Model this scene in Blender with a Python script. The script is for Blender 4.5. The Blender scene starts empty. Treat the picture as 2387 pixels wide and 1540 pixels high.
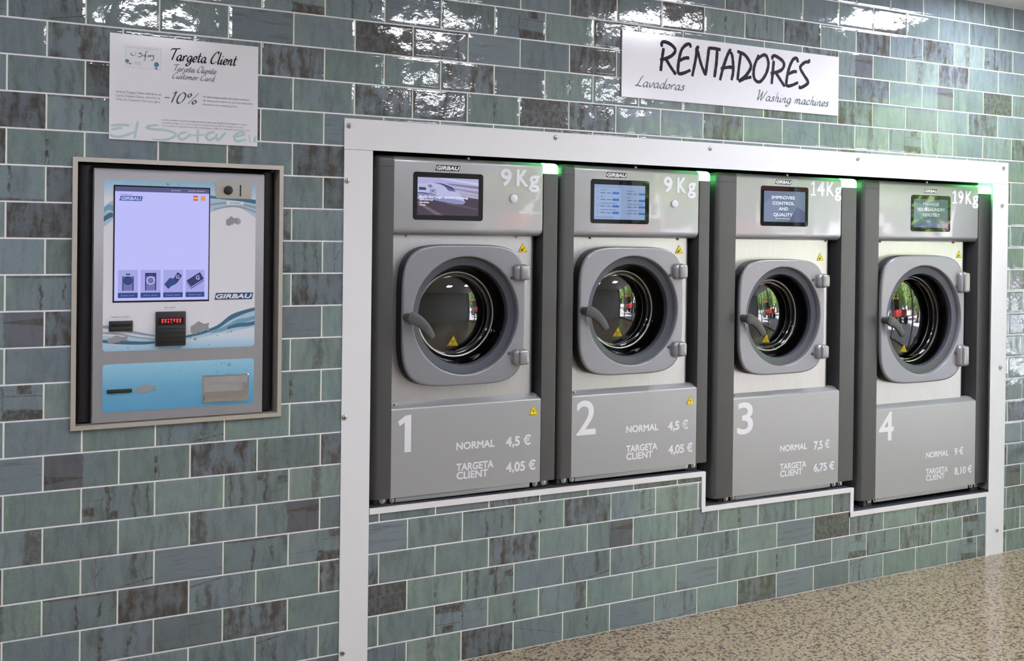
import bpy, bmesh, math, random
from mathutils import Matrix, Vector
from mathutils.noise import noise as pnoise

C = bpy.context.scene.collection
SC = bpy.context.scene
PI = math.pi

# ------------------------------------------------------------------ camera, sky, sun, exposure
# World axes: X along the tiled wall, Z up, Y into the wall (the room is at Y < 0). Lengths in metres.
cam_data = bpy.data.cameras.new('camera')
cam_data.sensor_width = 36.0
cam_data.sensor_fit = 'HORIZONTAL'
cam_data.lens = 2549.02 / 2387 * 36.0
cam_data.shift_x = 0.0
cam_data.shift_y = -(770.0 - 570.5) / 2387
cam_data.clip_start = 0.05
cam_data.clip_end = 300
camera = bpy.data.objects.new('camera', cam_data)
C.objects.link(camera)
_r = Vector((0.8721, -0.48925, 0.012171)).normalized()
_f = Vector((0.48928, 0.87211, -0.0061)).normalized()
_u = _r.cross(_f).normalized()
_r = _f.cross(_u).normalized()
camera.matrix_world = Matrix(((_r.x, _u.x, -_f.x, -1.4891), (_r.y, _u.y, -_f.y, -3.3436), (_r.z, _u.z, -_f.z, 1.4519), (0, 0, 0, 1)))
SC.camera = camera

SC.view_settings.view_transform = 'Standard'
SC.view_settings.look = 'None'
SC.view_settings.gamma = 1.0
SC.view_settings.use_curve_mapping = False
SC.view_settings.exposure = 0.30
SC.cycles.use_denoising = True
SC.cycles.max_bounces = 10
SC.cycles.transparent_max_bounces = 16
SC.cycles.caustics_reflective = False
SC.cycles.caustics_refractive = False
SC.cycles.sample_clamp_indirect = 8.0

world = bpy.data.worlds.new('sky')
SC.world = world
world.use_nodes = True
_n = world.node_tree.nodes
_bg = _n['Background']
_sky = _n.new('ShaderNodeTexSky')
_sky.sky_type = 'HOSEK_WILKIE'
_sky.turbidity = 3.0
_sky.ground_albedo = 0.4
_sky.sun_direction = Vector((-0.62, -0.25, 0.75)).normalized()
_mix = _n.new('ShaderNodeMixRGB')
_mix.inputs[0].default_value = 0.55
_mix.inputs[2].default_value = (0.97, 0.96, 1.20, 1)
world.node_tree.links.new(_sky.outputs[0], _mix.inputs[1])
world.node_tree.links.new(_mix.outputs[0], _bg.inputs[0])
_bg.inputs[1].default_value = 7.0

sun_data = bpy.data.lights.new('sun', 'SUN')
sun_data.energy = 86.0
sun_data.angle = 0.01
sun_data.color = (1.0, 0.97, 1.0)
sun = bpy.data.objects.new('sun', sun_data)
C.objects.link(sun)
sun.rotation_euler = Vector((0.62, 0.25, -0.75)).to_track_quat('-Z', 'Y').to_euler()

LAMP = 36.0          # emission of the ceiling panels
LIGHTS = [(-0.35, 2.4), (0.9, 1.8), (1.85, 1.2), (2.7, 0.5), (1.95, 4.0), (3.3, 3.6), (-1.9, 4.2), (-2.0, 1.2)]

# ------------------------------------------------------------------ helpers
def srgb(r, g, b):
    f = lambda c: c / 12.92 if c <= 0.04045 else ((c + 0.055) / 1.055) ** 2.4
    return (f(r / 255), f(g / 255), f(b / 255), 1.0)

_mats = {}
def mat(name, col=(0.5, 0.5, 0.5, 1), rough=0.5, metal=0.0, spec=0.5, emit=None, es=1.0, coat=0.0):
    if name in _mats:
        return _mats[name]
    m = bpy.data.materials.new(name)
    m.use_nodes = True
    p = m.node_tree.nodes['Principled BSDF']
    p.inputs['Base Color'].default_value = col
    p.inputs['Roughness'].default_value = rough
    p.inputs['Metallic'].default_value = metal
    p.inputs['Specular IOR Level'].default_value = spec
    p.inputs['Coat Weight'].default_value = coat
    p.inputs['Coat Roughness'].default_value = 0.03
    if emit:
        p.inputs['Emission Color'].default_value = emit
        p.inputs['Emission Strength'].default_value = es
    _mats[name] = m
    return m

def add_grain(m, scale=900, amount=0.06, bump=0.0, stretch=(1, 1, 1)):
    """fine speckle in colour and a little bump, so that painted metal does not look flat"""
    nt = m.node_tree; n = nt.nodes; p = n['Principled BSDF']
    tc = n.new('ShaderNodeTexCoord'); mp = n.new('ShaderNodeMapping'); mp.inputs['Scale'].default_value = stretch
    ns = n.new('ShaderNodeTexNoise'); ns.inputs['Scale'].default_value = scale; ns.inputs['Detail'].default_value = 2
    nt.links.new(tc.outputs['Object'], mp.inputs[0]); nt.links.new(mp.outputs[0], ns.inputs['Vector'])
    c = p.inputs['Base Color'].default_value[:]
    rp = n.new('ShaderNodeMapRange'); rp.inputs[1].default_value = 0.3; rp.inputs[2].default_value = 0.7
    rp.inputs[3].default_value = 1 - amount; rp.inputs[4].default_value = 1 + amount
    nt.links.new(ns.outputs[0], rp.inputs[0])
    vm = n.new('ShaderNodeVectorMath'); vm.operation = 'SCALE'; vm.inputs[0].default_value = c[:3]
    nt.links.new(rp.outputs[0], vm.inputs['Scale']); nt.links.new(vm.outputs[0], p.inputs['Base Color'])
    if bump:
        b = n.new('ShaderNodeBump'); b.inputs['Strength'].default_value = bump; b.inputs['Distance'].default_value = 0.0005
        nt.links.new(ns.outputs[0], b.inputs['Height']); nt.links.new(b.outputs[0], p.inputs['Normal'])
    return m

def V(x, w, z):
    """w = how far out of the wall plane, towards the room"""
    return (x, -w, z)

class MB:
    """collects shapes into one bmesh"""
    def __init__(s):
        s.bm = bmesh.new()
        s.mats = []
    def mi(s, m):
        if m not in s.mats: s.mats.append(m)
        return s.mats.index(m)
    def face(s, pts, m):
        try:
            f = s.bm.faces.new([s.bm.verts.new(p) for p in pts])
        except ValueError:
            return None
        f.material_index = s.mi(m)
        return f
    def box(s, x0, x1, w0, w1, z0, z1, m, bevel=0.0, seg=2):
        i = s.mi(m)
        vs = [s.bm.verts.new(V(x, w, z)) for x in (x0, x1) for w in (w0, w1) for z in (z0, z1)]
        fs = []
        for q in ((0, 1, 3, 2), (4, 6, 7, 5), (0, 4, 5, 1), (2, 3, 7, 6), (0, 2, 6, 4), (1, 5, 7, 3)):
            f = s.bm.faces.new([vs[k] for k in q]); f.material_index = i; fs.append(f)
        bmesh.ops.recalc_face_normals(s.bm, faces=fs)
        if bevel:
            es = list({e for f in fs for e in f.edges})
            r = bmesh.ops.bevel(s.bm, geom=es, offset=bevel, segments=seg, affect='EDGES', profile=0.5)
            for f in r['faces']: f.material_index = i
        return s
    def rings(s, rings, m, close=True, caps=(False, False)):
        """skin a list of equal-length rings of points"""
        i = s.mi(m)
        vr = [[s.bm.verts.new(p) for p in r] for r in rings]
        n = len(vr[0]); fs = []
        for a, b in zip(vr[:-1], vr[1:]):
            for k in range(n if close else n - 1):
                q = [a[k], a[(k + 1) % n], b[(k + 1) % n], b[k]]
                f = s.bm.faces.new(q); f.material_index = i; fs.append(f)
        if caps[0]:
            f = s.bm.faces.new(vr[0]); f.material_index = i; fs.append(f)
        if caps[1]:
            f = s.bm.faces.new(vr[-1][::-1]); f.material_index = i; fs.append(f)
        bmesh.ops.recalc_face_normals(s.bm, faces=fs)
        return s
    def prism_z(s, prof, z0, z1, m):
        return s.rings([[V(x, w, z0) for x, w in prof], [V(x, w, z1) for x, w in prof]], m, caps=(True, True))
    def prism_x(s, prof, x0, x1, m):
        return s.rings([[V(x0, w, z) for w, z in prof], [V(x1, w, z) for w, z in prof]], m, caps=(True, True))
    def prism_w(s, prof, w0, w1, m):
        return s.rings([[V(x, w0, z) for x, z in prof], [V(x, w1, z) for x, z in prof]], m, caps=(True, True))
    def disc(s, x, z, r, w0, w1, m, n=20, dome=0.0):
        c = lambda rr, ww: [V(x + rr * math.cos(2 * PI * k / n), ww, z + rr * math.sin(2 * PI * k / n)) for k in range(n)]
        rs = [c(r, w0), c(r, w1)]
        if dome:
            rs += [c(r * 0.8, w1 + dome * 0.7), c(r * 0.4, w1 + dome)]
        return s.rings(rs, m, caps=(True, True))
    def lathe(s, x, z, prof, m, n=72):
        """prof: (radius, w) revolved about an axis square to the wall"""
        return s.rings([[V(x + r * math.cos(2 * PI * k / n), w, z + r * math.sin(2 * PI * k / n)) for k in range(n)] for r, w in prof], m)
    def tube(s, pts, rad, m, n=8):
        pts = [Vector(p) for p in pts]; rs = []
        for k, p in enumerate(pts):
            d = (pts[min(k + 1, len(pts) - 1)] - pts[max(k - 1, 0)]).normalized()
            a = d.orthogonal().normalized(); b = d.cross(a)
            if rs:
                a = (prev - d * prev.dot(d)).normalized(); b = d.cross(a)
            prev = a
            rr = rad[k] if isinstance(rad, (list, tuple)) else rad
            rs.append([tuple(p + a * rr * math.cos(2 * PI * j / n) + b * rr * math.sin(2 * PI * j / n)) for j in range(n)])
        return s.rings(rs, m, caps=(True, True))
    def flat(s, poly, w, m):
        """flat printed shape on a plane parallel to the wall"""
        a = sum(poly[k][0] * poly[(k + 1) % len(poly)][1] - poly[(k + 1) % len(poly)][0] * poly[k][1] for k in range(len(poly)))
        if a < 0: poly = poly[::-1]
        return s.face([V(x, w, z) for x, z in poly], m)
    def rect(s, x0, x1, z0, z1, w, m):
        return s.flat([(x0, z0), (x1, z0), (x1, z1), (x0, z1)], w, m)
    def circ(s, x, z, r, w, m, n=20, rz=None):
        return s.flat([(x + r * math.cos(2 * PI * k / n), z + (rz or r) * math.sin(2 * PI * k / n)) for k in range(n)], w, m)
    def add_mesh(s, me, m):
        i = s.mi(m); n0 = len(s.bm.faces)
        s.bm.from_mesh(me)
        s.bm.faces.ensure_lookup_table()
        for f in s.bm.faces[n0:]: f.material_index = i; f.smooth = False
        return s
    def to_room(s):
        """turn every face towards the room"""
        s.bm.normal_update()
        for f in s.bm.faces:
            if f.normal.y > 0: f.normal_flip()
        return s
    def build(s, name, parent=None, origin=None, smooth=35):
        if origin is None and parent is not None:
            origin = ORG.get(parent.name, (0, 0, 0))
        origin = Vector(origin or (0, 0, 0))
        bmesh.ops.translate(s.bm, verts=s.bm.verts, vec=-origin)
        me = bpy.data.meshes.new(name)
        s.bm.to_mesh(me); s.bm.free()
        for m in s.mats: me.materials.append(m)
        ys = [v.co.y for v in me.vertices]
        if ys and max(ys) - min(ys) < 0.0025: smooth = 0       # printed flat
        if smooth:
            me.shade_smooth()
            me.set_sharp_from_angle(angle=math.radians(smooth))
        o = bpy.data.objects.new(name, me)
        C.objects.link(o)
        if parent is not None:
            o.parent = parent
        else:
            o.location = origin
        ORG[o.name] = tuple(origin)
        return o

ORG = {}
def thing(name, label, cat, loc, group=None):
    o = bpy.data.objects.new(name, None)
    C.objects.link(o)
    o.location = loc
    o.empty_display_size = 0.1
    ORG[o.name] = tuple(loc)
    return tag(o, label, cat, group)
def tag(o, label, cat, group=None, kind=None):
    if label: o['label'] = label
    if cat: o['category'] = cat
    if group: o['group'] = group
    if kind: o['kind'] = kind
    return o
def struct(o):
    o['kind'] = 'structure'
    return o

# ---- lettering
_caph = {}
def _text_bm(txt, bold, shear):
    cu = bpy.data.curves.new('t', 'FONT')
    cu.body = txt; cu.offset = bold; cu.shear = shear; cu.resolution_u = 5
    ob = bpy.data.objects.new('t', cu)
    C.objects.link(ob)
    dg = bpy.context.evaluated_depsgraph_get()
    me = bpy.data.meshes.new_from_object(ob.evaluated_get(dg))
    bpy.data.objects.remove(ob); bpy.data.curves.remove(cu)
    return me
def text(mb, txt, x0, x1, z, cap, w, m, bold=0.012, shear=0.0, top=None):
    """writing on a plane parallel to the wall: baseline z, capital height cap, from x0 to x1; top = height of the line at its far end for slight slants"""
    if txt == '1': return one(mb, x0, x1, z, cap, w, m, cap < 0.1)
    me = _text_bm(txt, 0.0, shear)
    if 'H' not in _caph:
        h = _text_bm('H', 0.0, 0.0); _caph['H'] = max(v.co.y for v in h.vertices); bpy.data.meshes.remove(h)
    xs = [v.co.x for v in me.vertices]
    if not xs: return
    a, b = min(xs), max(xs)
    e = bold / _caph['H'] * cap                   # how far the outline is fattened
    k = (cap - 2 * e) / _caph['H']; x0 += e; x1 -= e; z += e
    base = [(x0 + (v.co.x - a) / (b - a) * (x1 - x0), z + v.co.y * k) for v in me.vertices]
    n = 16 if e > 0.0012 else (8 if e > 0.0004 else (4 if e > 0.00015 else 1))
    for j in range(n):
        t = 2 * PI * (j + 0.5) / n; ex, ez = (e * math.cos(t) * 1.1, e * math.sin(t) * 1.1) if n > 1 else (0, 0)
        for v, (x, zz) in zip(me.vertices, base): v.co = V(x + ex, w + j * 0.00002, zz + ez)
        mb.add_mesh(me, m)
    bpy.data.meshes.remove(me)

def one(mb, x0, x1, z, cap, w, m, foot=False):
    """the figure 1 with its flag"""
    k = x1 - x0
    pts = [(0, .845), (.11, .71), (.50, .80), (.50, 0), (1, 0), (1, 1), (.56, .985)] if not foot else [(.0, .84), (.10, .70), (.38, .78), (.38, .11), (.0, .11), (.0, 0), (1.0, 0), (1.0, .11), (.68, .11), (.68, 1), (.44, 1)]
    mb.flat([(x0 + a * k, z + b * cap) for a, b in pts], w, m)

def catmull(p, n=6):
    if len(p) < 3: return p
    q = [p[0]] + list(p) + [p[-1]]; out = []
    for k in range(1, len(q) - 2):
        for j in range(n):
            t = j / n; r = []
            for c in range(2):
                a, b, cc, d = q[k - 1][c], q[k][c], q[k + 1][c], q[k + 2][c]
                r.append(0.5 * (2 * b + (cc - a) * t + (2 * a - 5 * b + 4 * cc - d) * t * t + (3 * b - a - 3 * cc + d) * t ** 3))
            out.append(tuple(r))
    out.append(p[-1])
    return out
def stroke(mb, pts, width, w, m, nib=None, smooth=True, rough=0.0, taper=0.5):
    """one brush stroke; nib angle makes strokes across it thin"""
    p = catmull(pts) if smooth else pts
    n = len(p); L = []; R = []
    for k in range(n):
        a, b = p[max(k - 1, 0)], p[min(k + 1, n - 1)]
        dx, dz = b[0] - a[0], b[1] - a[1]; l = math.hypot(dx, dz) or 1e-9; dx /= l; dz /= l
        ww = width
        if nib is not None:
            ww *= 0.32 + 0.68 * abs(dx * math.sin(nib) - dz * math.cos(nib))
        e = min(k, n - 1 - k) / max(1.0, (n - 1) * 0.15)
        ww *= taper + (1 - taper) * min(1.0, e)
        if rough: ww *= 1 + rough * random.uniform(-1, 1)
        L.append((p[k][0] - dz * ww / 2, p[k][1] + dx * ww / 2)); R.append((p[k][0] + dz * ww / 2, p[k][1] - dx * ww / 2))
    i = mb.mi(m)
    va = [mb.bm.verts.new(V(x, w + 4e-5 * q / n, z)) for q, (x, z) in enumerate(L)]; vb = [mb.bm.verts.new(V(x, w + 4e-5 * q / n, z)) for q, (x, z) in enumerate(R)]
    for k in range(n - 1):
        f = mb.bm.faces.new([va[k], vb[k], vb[k + 1], va[k + 1]]); f.material_index = i

_A = [(.38, .40), (.22, .46), (.07, .3), (.05, .12), (.14, 0), (.27, .1), (.38, .42)]
SCRIPT = {
 'a': (.5, [_A, [(.39, .44), (.34, .12), (.41, 0), (.5, .1)]]), 'r': (.38, [[(.06, .44), (.08, .25), (.05, 0)], [(.08, .25), (.2, .45), (.34, .41)]]),
 'g': (.47, [_A, [(.39, .44), (.33, -.15), (.18, -.36), (.02, -.3), (.14, -.14), (.46, .1)]]), 'e': (.4, [[(.05, .2), (.3, .27), (.31, .41), (.18, .46), (.06, .28), (.06, .08), (.18, 0), (.38, .12)]]),
 't': (.32, [[(.17, .8), (.1, .15), (.17, 0), (.3, .1)], [(.0, .5), (.33, .54)]]), 'l': (.25, [[(.17, 1.0), (.08, .15), (.14, 0), (.25, .1)]]),
 'i': (.25, [[(.1, .44), (.06, .1), (.12, 0), (.24, .1)], [(.13, .62), (.17, .7)]]), 'n': (.46, [[(.06, .45), (.05, 0)], [(.06, .22), (.2, .46), (.3, .4), (.28, .1), (.35, 0), (.46, .1)]]),
 'm': (.68, [[(.06, .45), (.05, 0)], [(.06, .22), (.18, .46), (.26, .4), (.24, 0)], [(.25, .22), (.38, .46), (.48, .4), (.47, .1), (.54, 0), (.68, .1)]]),
 'u': (.48, [[(.06, .45), (.05, .12), (.14, 0), (.27, .12), (.35, .45)], [(.35, .45), (.32, .1), (.38, 0), (.48, .1)]]),
 's': (.36, [[(.3, .4), (.2, .47), (.1, .38), (.22, .22), (.24, .07), (.12, 0), (.0, .07)]]), 'o': (.42, [[(.2, .46), (.06, .3), (.05, .1), (.16, 0), (.3, .12), (.33, .34), (.2, .46), (.4, .36)]]),
 'd': (.5, [_A, [(.46, 1.0), (.36, .14), (.42, 0), (.5, .1)]]), 'v': (.4, [[(.03, .43), (.09, .1), (.15, 0), (.28, .2), (.33, .46), (.4, .38)]]),
 'h': (.46, [[(.16, 1.0), (.05, 0)], [(.07, .22), (.2, .46), (.3, .4), (.28, .1), (.35, 0), (.46, .1)]]), 'c': (.37, [[(.31, .38), (.2, .46), (.06, .3), (.05, .1), (.16, 0), (.36, .12)]]),
 'j': (.27, [[(.14, .45), (.06, -.2), (-.06, -.36), (-.15, -.28)], [(.17, .62), (.2, .7)]]), 'T': (.62, [[(.02, .8), (.1, .93), (.4, .95), (.78, 1.02)], [(.46, .96), (.34, .45), (.26, 0)]]),
 'C': (.6, [[(.56, .8), (.54, 1.0), (.34, .94), (.1, .5), (.07, .15), (.22, 0), (.55, .2)]]), 'L': (.58, [[(.46, .98), (.34, .9), (.22, .4), (.1, .06), (.0, .06), (.12, .12), (.3, .04), (.52, .02)]]),
 'W': (.9, [[(.0, .85), (.1, 1.0), (.16, .9), (.14, .3), (.16, 0), (.36, .55), (.46, .95)], [(.46, .95), (.44, .3), (.47, 0), (.72, .6), (.88, 1.0)]]),
 '1': (.42, [[(.06, .78), (.24, 1.0), (.16, .4), (.12, 0)]]), '0': (.66, [[(.32, 1.0), (.1, .7), (.04, .25), (.2, 0), (.45, .25), (.54, .75), (.32, 1.0)]]),
 '%': (.9, [[(.2, .95), (.06, .78), (.12, .6), (.28, .72), (.2, .95)], [(.75, 1.0), (.2, 0)], [(.64, .4), (.5, .2), (.56, .02), (.74, .16), (.64, .4)]]), '-': (.5, [[(.05, .42), (.38, .44)]]), ' ': (.32, []),
}
def script(mb, txt, x0, x1, z, cap, w, m, width=0.1, slant=0.22):
    """brush-script writing from x0 to x1"""
    S = []; x = 0.0
    for ch in txt:
        adv, st = SCRIPT[ch]
        for p in st: S.append([(x + a + b * slant, b) for a, b in p])
        x += adv
    lo = min(q[0] for p in S for q in p); hi = max(q[0] for p in S for q in p)
    k = (x1 - x0) / (hi - lo)
    for j, p in enumerate(S):
        stroke(mb, [(x0 + (a - lo) * k, z + b * cap) for a, b in p], width * cap, w + j * 0.00003, m, nib=math.radians(35), taper=0.6)

# ------------------------------------------------------------------ node expressions
class X:
    """a value in a node tree; arithmetic on it adds Math nodes"""
    nt = None
    def __init__(s, sock): s.s = sock
    @staticmethod
    def op(o, *a, clamp=False):
        n = X.nt.nodes.new('ShaderNodeMath'); n.operation = o; n.use_clamp = clamp
        for k, v in enumerate(a):
            if isinstance(v, X): X.nt.links.new(v.s, n.inputs[k])
            else: n.inputs[k].default_value = v
        return X(n.outputs[0])
    def __add__(s, o): return X.op('ADD', s, o)
    __radd__ = __add__
    def __sub__(s, o): return X.op('SUBTRACT', s, o)
    def __rsub__(s, o): return X.op('SUBTRACT', o, s)
    def __mul__(s, o): return X.op('MULTIPLY', s, o)
    __rmul__ = __mul__
    def __truediv__(s, o): return X.op('DIVIDE', s, o)
    def abs(s): return X.op('ABSOLUTE', s)
    def clamp(s): return X.op('ADD', s, 0.0, clamp=True)
    def max(s, o): return X.op('MAXIMUM', s, o)
    def min(s, o): return X.op('MINIMUM', s, o)
    def step(s, a, b):
        """smooth ramp: 0 at a, 1 at b"""
        n = X.nt.nodes.new('ShaderNodeMapRange'); n.interpolation_type = 'SMOOTHSTEP'
        X.nt.links.new(s.s, n.inputs[0])
        if a < b: n.inputs[1].default_value, n.inputs[2].default_value, n.inputs[3].default_value, n.inputs[4].default_value = a, b, 0, 1
        else: n.inputs[1].default_value, n.inputs[2].default_value, n.inputs[3].default_value, n.inputs[4].default_value = b, a, 1, 0
        return X(n.outputs[0])
    def bump(s, c, w, soft=0.5):
        """1 near c, falling to 0 at distance w"""
        return (s - c).abs().step(w, w * (1 - soft)) if not isinstance(c, X) else (s - c).abs().step(w, w * (1 - soft))
def xyz(x, y, z=0.0):
    n = X.nt.nodes.new('ShaderNodeCombineXYZ')
    for k, v in enumerate((x, y, z)):
        if isinstance(v, X): X.nt.links.new(v.s, n.inputs[k])
        else: n.inputs[k].default_value = v
    return n.outputs[0]
def nz(vec, scale=1.0, detail=2.0, rough=0.5):
    n = X.nt.nodes.new('ShaderNodeTexNoise'); n.inputs['Scale'].default_value = scale; n.inputs['Detail'].default_value = detail; n.inputs['Roughness'].default_value = rough
    X.nt.links.new(vec, n.inputs['Vector'])
    return X(n.outputs[0])
def colmix(f, a, b):
    n = X.nt.nodes.new('ShaderNodeMixRGB')
    X.nt.links.new(f.s, n.inputs[0])
    for k, v in ((1, a), (2, b)):
        if isinstance(v, tuple): n.inputs[k].default_value = v
        else: X.nt.links.new(v, n.inputs[k])
    return n.outputs[0]

# ------------------------------------------------------------------ materials
M_white = mat('white_painted_steel', (0.79, 0.80, 0.83, 1), 0.5, 0, 0.3)
M_trim = mat('white_trim', (0.82, 0.81, 0.84, 1), 0.35)
M_ceil = mat('ceiling_white', (0.85, 0.85, 0.86, 1), 0.6)
M_dwall = mat('grey_wall_paint', (0.40, 0.40, 0.41, 1), 0.6)
M_niche = mat('niche_dark', (0.045, 0.045, 0.05, 1), 0.7)
M_ledge = add_grain(mat('slate_ledge', (0.05, 0.055, 0.062, 1), 0.45), 60, 0.3)
M_col = add_grain(mat('charcoal_column_paint', (0.085, 0.085, 0.088, 1), 0.42, 0.3), 1400, 0.16, 0.12)
M_panel = add_grain(mat('silver_grey_panel_paint', (0.375, 0.38, 0.395, 1), 0.36, 0.25), 1600, 0.05)
M_panelg = add_grain(mat('silver_grey_control_panel_lacquer', (0.345, 0.35, 0.365, 1), 0.34, 0.25, coat=0.45), 1600, 0.05)
M_steel = add_grain(mat('brushed_stainless', (0.60, 0.60, 0.62, 1), 0.36, 0.85), 500, 0.05, 0, (1, 1, 0.05))
M_door = add_grain(mat('silver_door_paint', (0.275, 0.28, 0.31, 1), 0.32, 0.35), 1600, 0.04)
M_ring = mat('slate_blue_ring', (0.068, 0.075, 0.098, 1), 0.38, 0.2)
M_black = mat('black_plastic', (0.012, 0.012, 0.014, 1), 0.45)
M_blackg = mat('black_glass', (0.008, 0.008, 0.010, 1), 0.02, 0, 0.6)
M_rubber = mat('dark_rubber', (0.011, 0.010, 0.010, 1), 0.5, 0, 0.25)
M_hand = mat('grey_handle', (0.075, 0.075, 0.076, 1), 0.42)
M_chrome = mat('polished_steel', (0.75, 0.75, 0.75, 1), 0.14, 1.0)
M_rim = mat('dull_steel_rim', (0.45, 0.45, 0.46, 1), 0.35, 1.0)
M_screw = mat('zinc_screw', (0.55, 0.54, 0.52, 1), 0.3, 1.0)
M_hinge = mat('silver_hinge', (0.34, 0.34, 0.36, 1), 0.34, 0.5)
M_let = mat('white_lettering', (0.80, 0.80, 0.86, 1), 0.5)
M_yel = mat('warning_yellow', srgb(240, 215, 10), 0.4)
M_ink = mat('black_ink', (0.02, 0.02, 0.02, 1), 0.5)
M_green = mat('green_status_light', (0.05, 0.6, 0.1, 1), 0.3, emit=(0.16, 1.0, 0.25, 1), es=7.0)
M_badge = mat('badge_navy', (0.018, 0.020, 0.028, 1), 0.3)
M_badgew = mat('badge_white', (0.85, 0.85, 0.88, 1), 0.4)
M_knob = mat('white_button', (0.72, 0.72, 0.76, 1), 0.35)
M_alu = mat('anodised_beige_frame', (0.56, 0.52, 0.46, 1), 0.40, 0.45)
M_silver = add_grain(mat('kiosk_silver', (0.35, 0.345, 0.365, 1), 0.38, 0.35), 1500, 0.03)
M_sign = mat('white_sign_board', (0.80, 0.80, 0.86, 1), 0.16)
M_ink2 = mat('slate_ink', (0.035, 0.04, 0.05, 1), 0.4)
M_brush = mat('charcoal_brush_ink', (0.022, 0.017, 0.028, 1), 0.6, 0, 0.12)
M_teal = mat('pale_teal_print', srgb(176, 204, 208), 0.3)
M_tealink = mat('teal_ink', (0.05, 0.12, 0.12, 1), 0.4)
M_grey = mat('grey_print', srgb(150, 150, 155), 0.5)

# clear glass that lets light through straight and mirrors by angle
def glass(name, tint=(1, 1, 1, 1), rough=0.0, ior=1.5):
    m = bpy.data.materials.new(name); m.use_nodes = True
    nt = m.node_tree; n = nt.nodes; n.remove(n['Principled BSDF'])
    out = n['Material Output']
    fr = n.new('ShaderNodeFresnel'); fr.inputs[0].default_value = ior
    tr = n.new('ShaderNodeBsdfTransparent'); tr.inputs[0].default_value = tint
    gl = n.new('ShaderNodeBsdfGlossy'); gl.inputs['Roughness'].default_value = rough
    mx = n.new('ShaderNodeMixShader')
    ge = n.new('ShaderNodeNewGeometry'); iv = n.new('ShaderNodeMath'); iv.operation = 'MULTIPLY_ADD'   # mirrors only on the outer face
    iv.inputs[1].default_value = -1.0; iv.inputs[2].default_value = 1.0; nt.links.new(ge.outputs['Backfacing'], iv.inputs[0])
    mu = n.new('ShaderNodeMath'); mu.operation = 'MULTIPLY'; nt.links.new(fr.outputs[0], mu.inputs[0]); nt.links.new(iv.outputs[0], mu.inputs[1])
    nt.links.new(mu.outputs[0], mx.inputs[0]); nt.links.new(tr.outputs[0], mx.inputs[1]); nt.links.new(gl.outputs[0], mx.inputs[2])
    nt.links.new(mx.outputs[0], out.inputs[0])
    return m
M_glass = glass('door_glass', (0.40, 0.40, 0.40, 1), 0.0, 2.1)
M_funnel = glass('bowl_glass', (0.42, 0.41, 0.41, 1), 0.08, 1.3)

# perforated drum steel
def drum_mat():
    m = mat('perforated_drum_steel', (0.20, 0.19, 0.18, 1), 0.45, 1.0)
    nt = m.node_tree; n = nt.nodes; p = n['Principled BSDF']
    X.nt = nt
    uv = n.new('ShaderNodeUVMap'); uv.uv_map = 'drum'
    sp = n.new('ShaderNodeSeparateXYZ'); nt.links.new(uv.outputs[0], sp.inputs[0])
    u = X(sp.outputs[0]) * 120.0; v = X(sp.outputs[1]) * 36.0
    row = X.op('FLOOR', v)
    uu = X.op('FRACT', u + 0.5 * X.op('MODULO', row, 2.0)) - 0.5
    vv = X.op('FRACT', v) - 0.5
    d = X.op('SQRT', uu * uu + vv * vv)
    hole = d.step(0.30, 0.24) * X(sp.outputs[1]).step(0.86, 0.80)
    nt.links.new(colmix(hole, (0.20, 0.19, 0.18, 1), (0.01, 0.01, 0.01, 1)), p.inputs['Base Color'])
    return m
M_drum = drum_mat()

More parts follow.
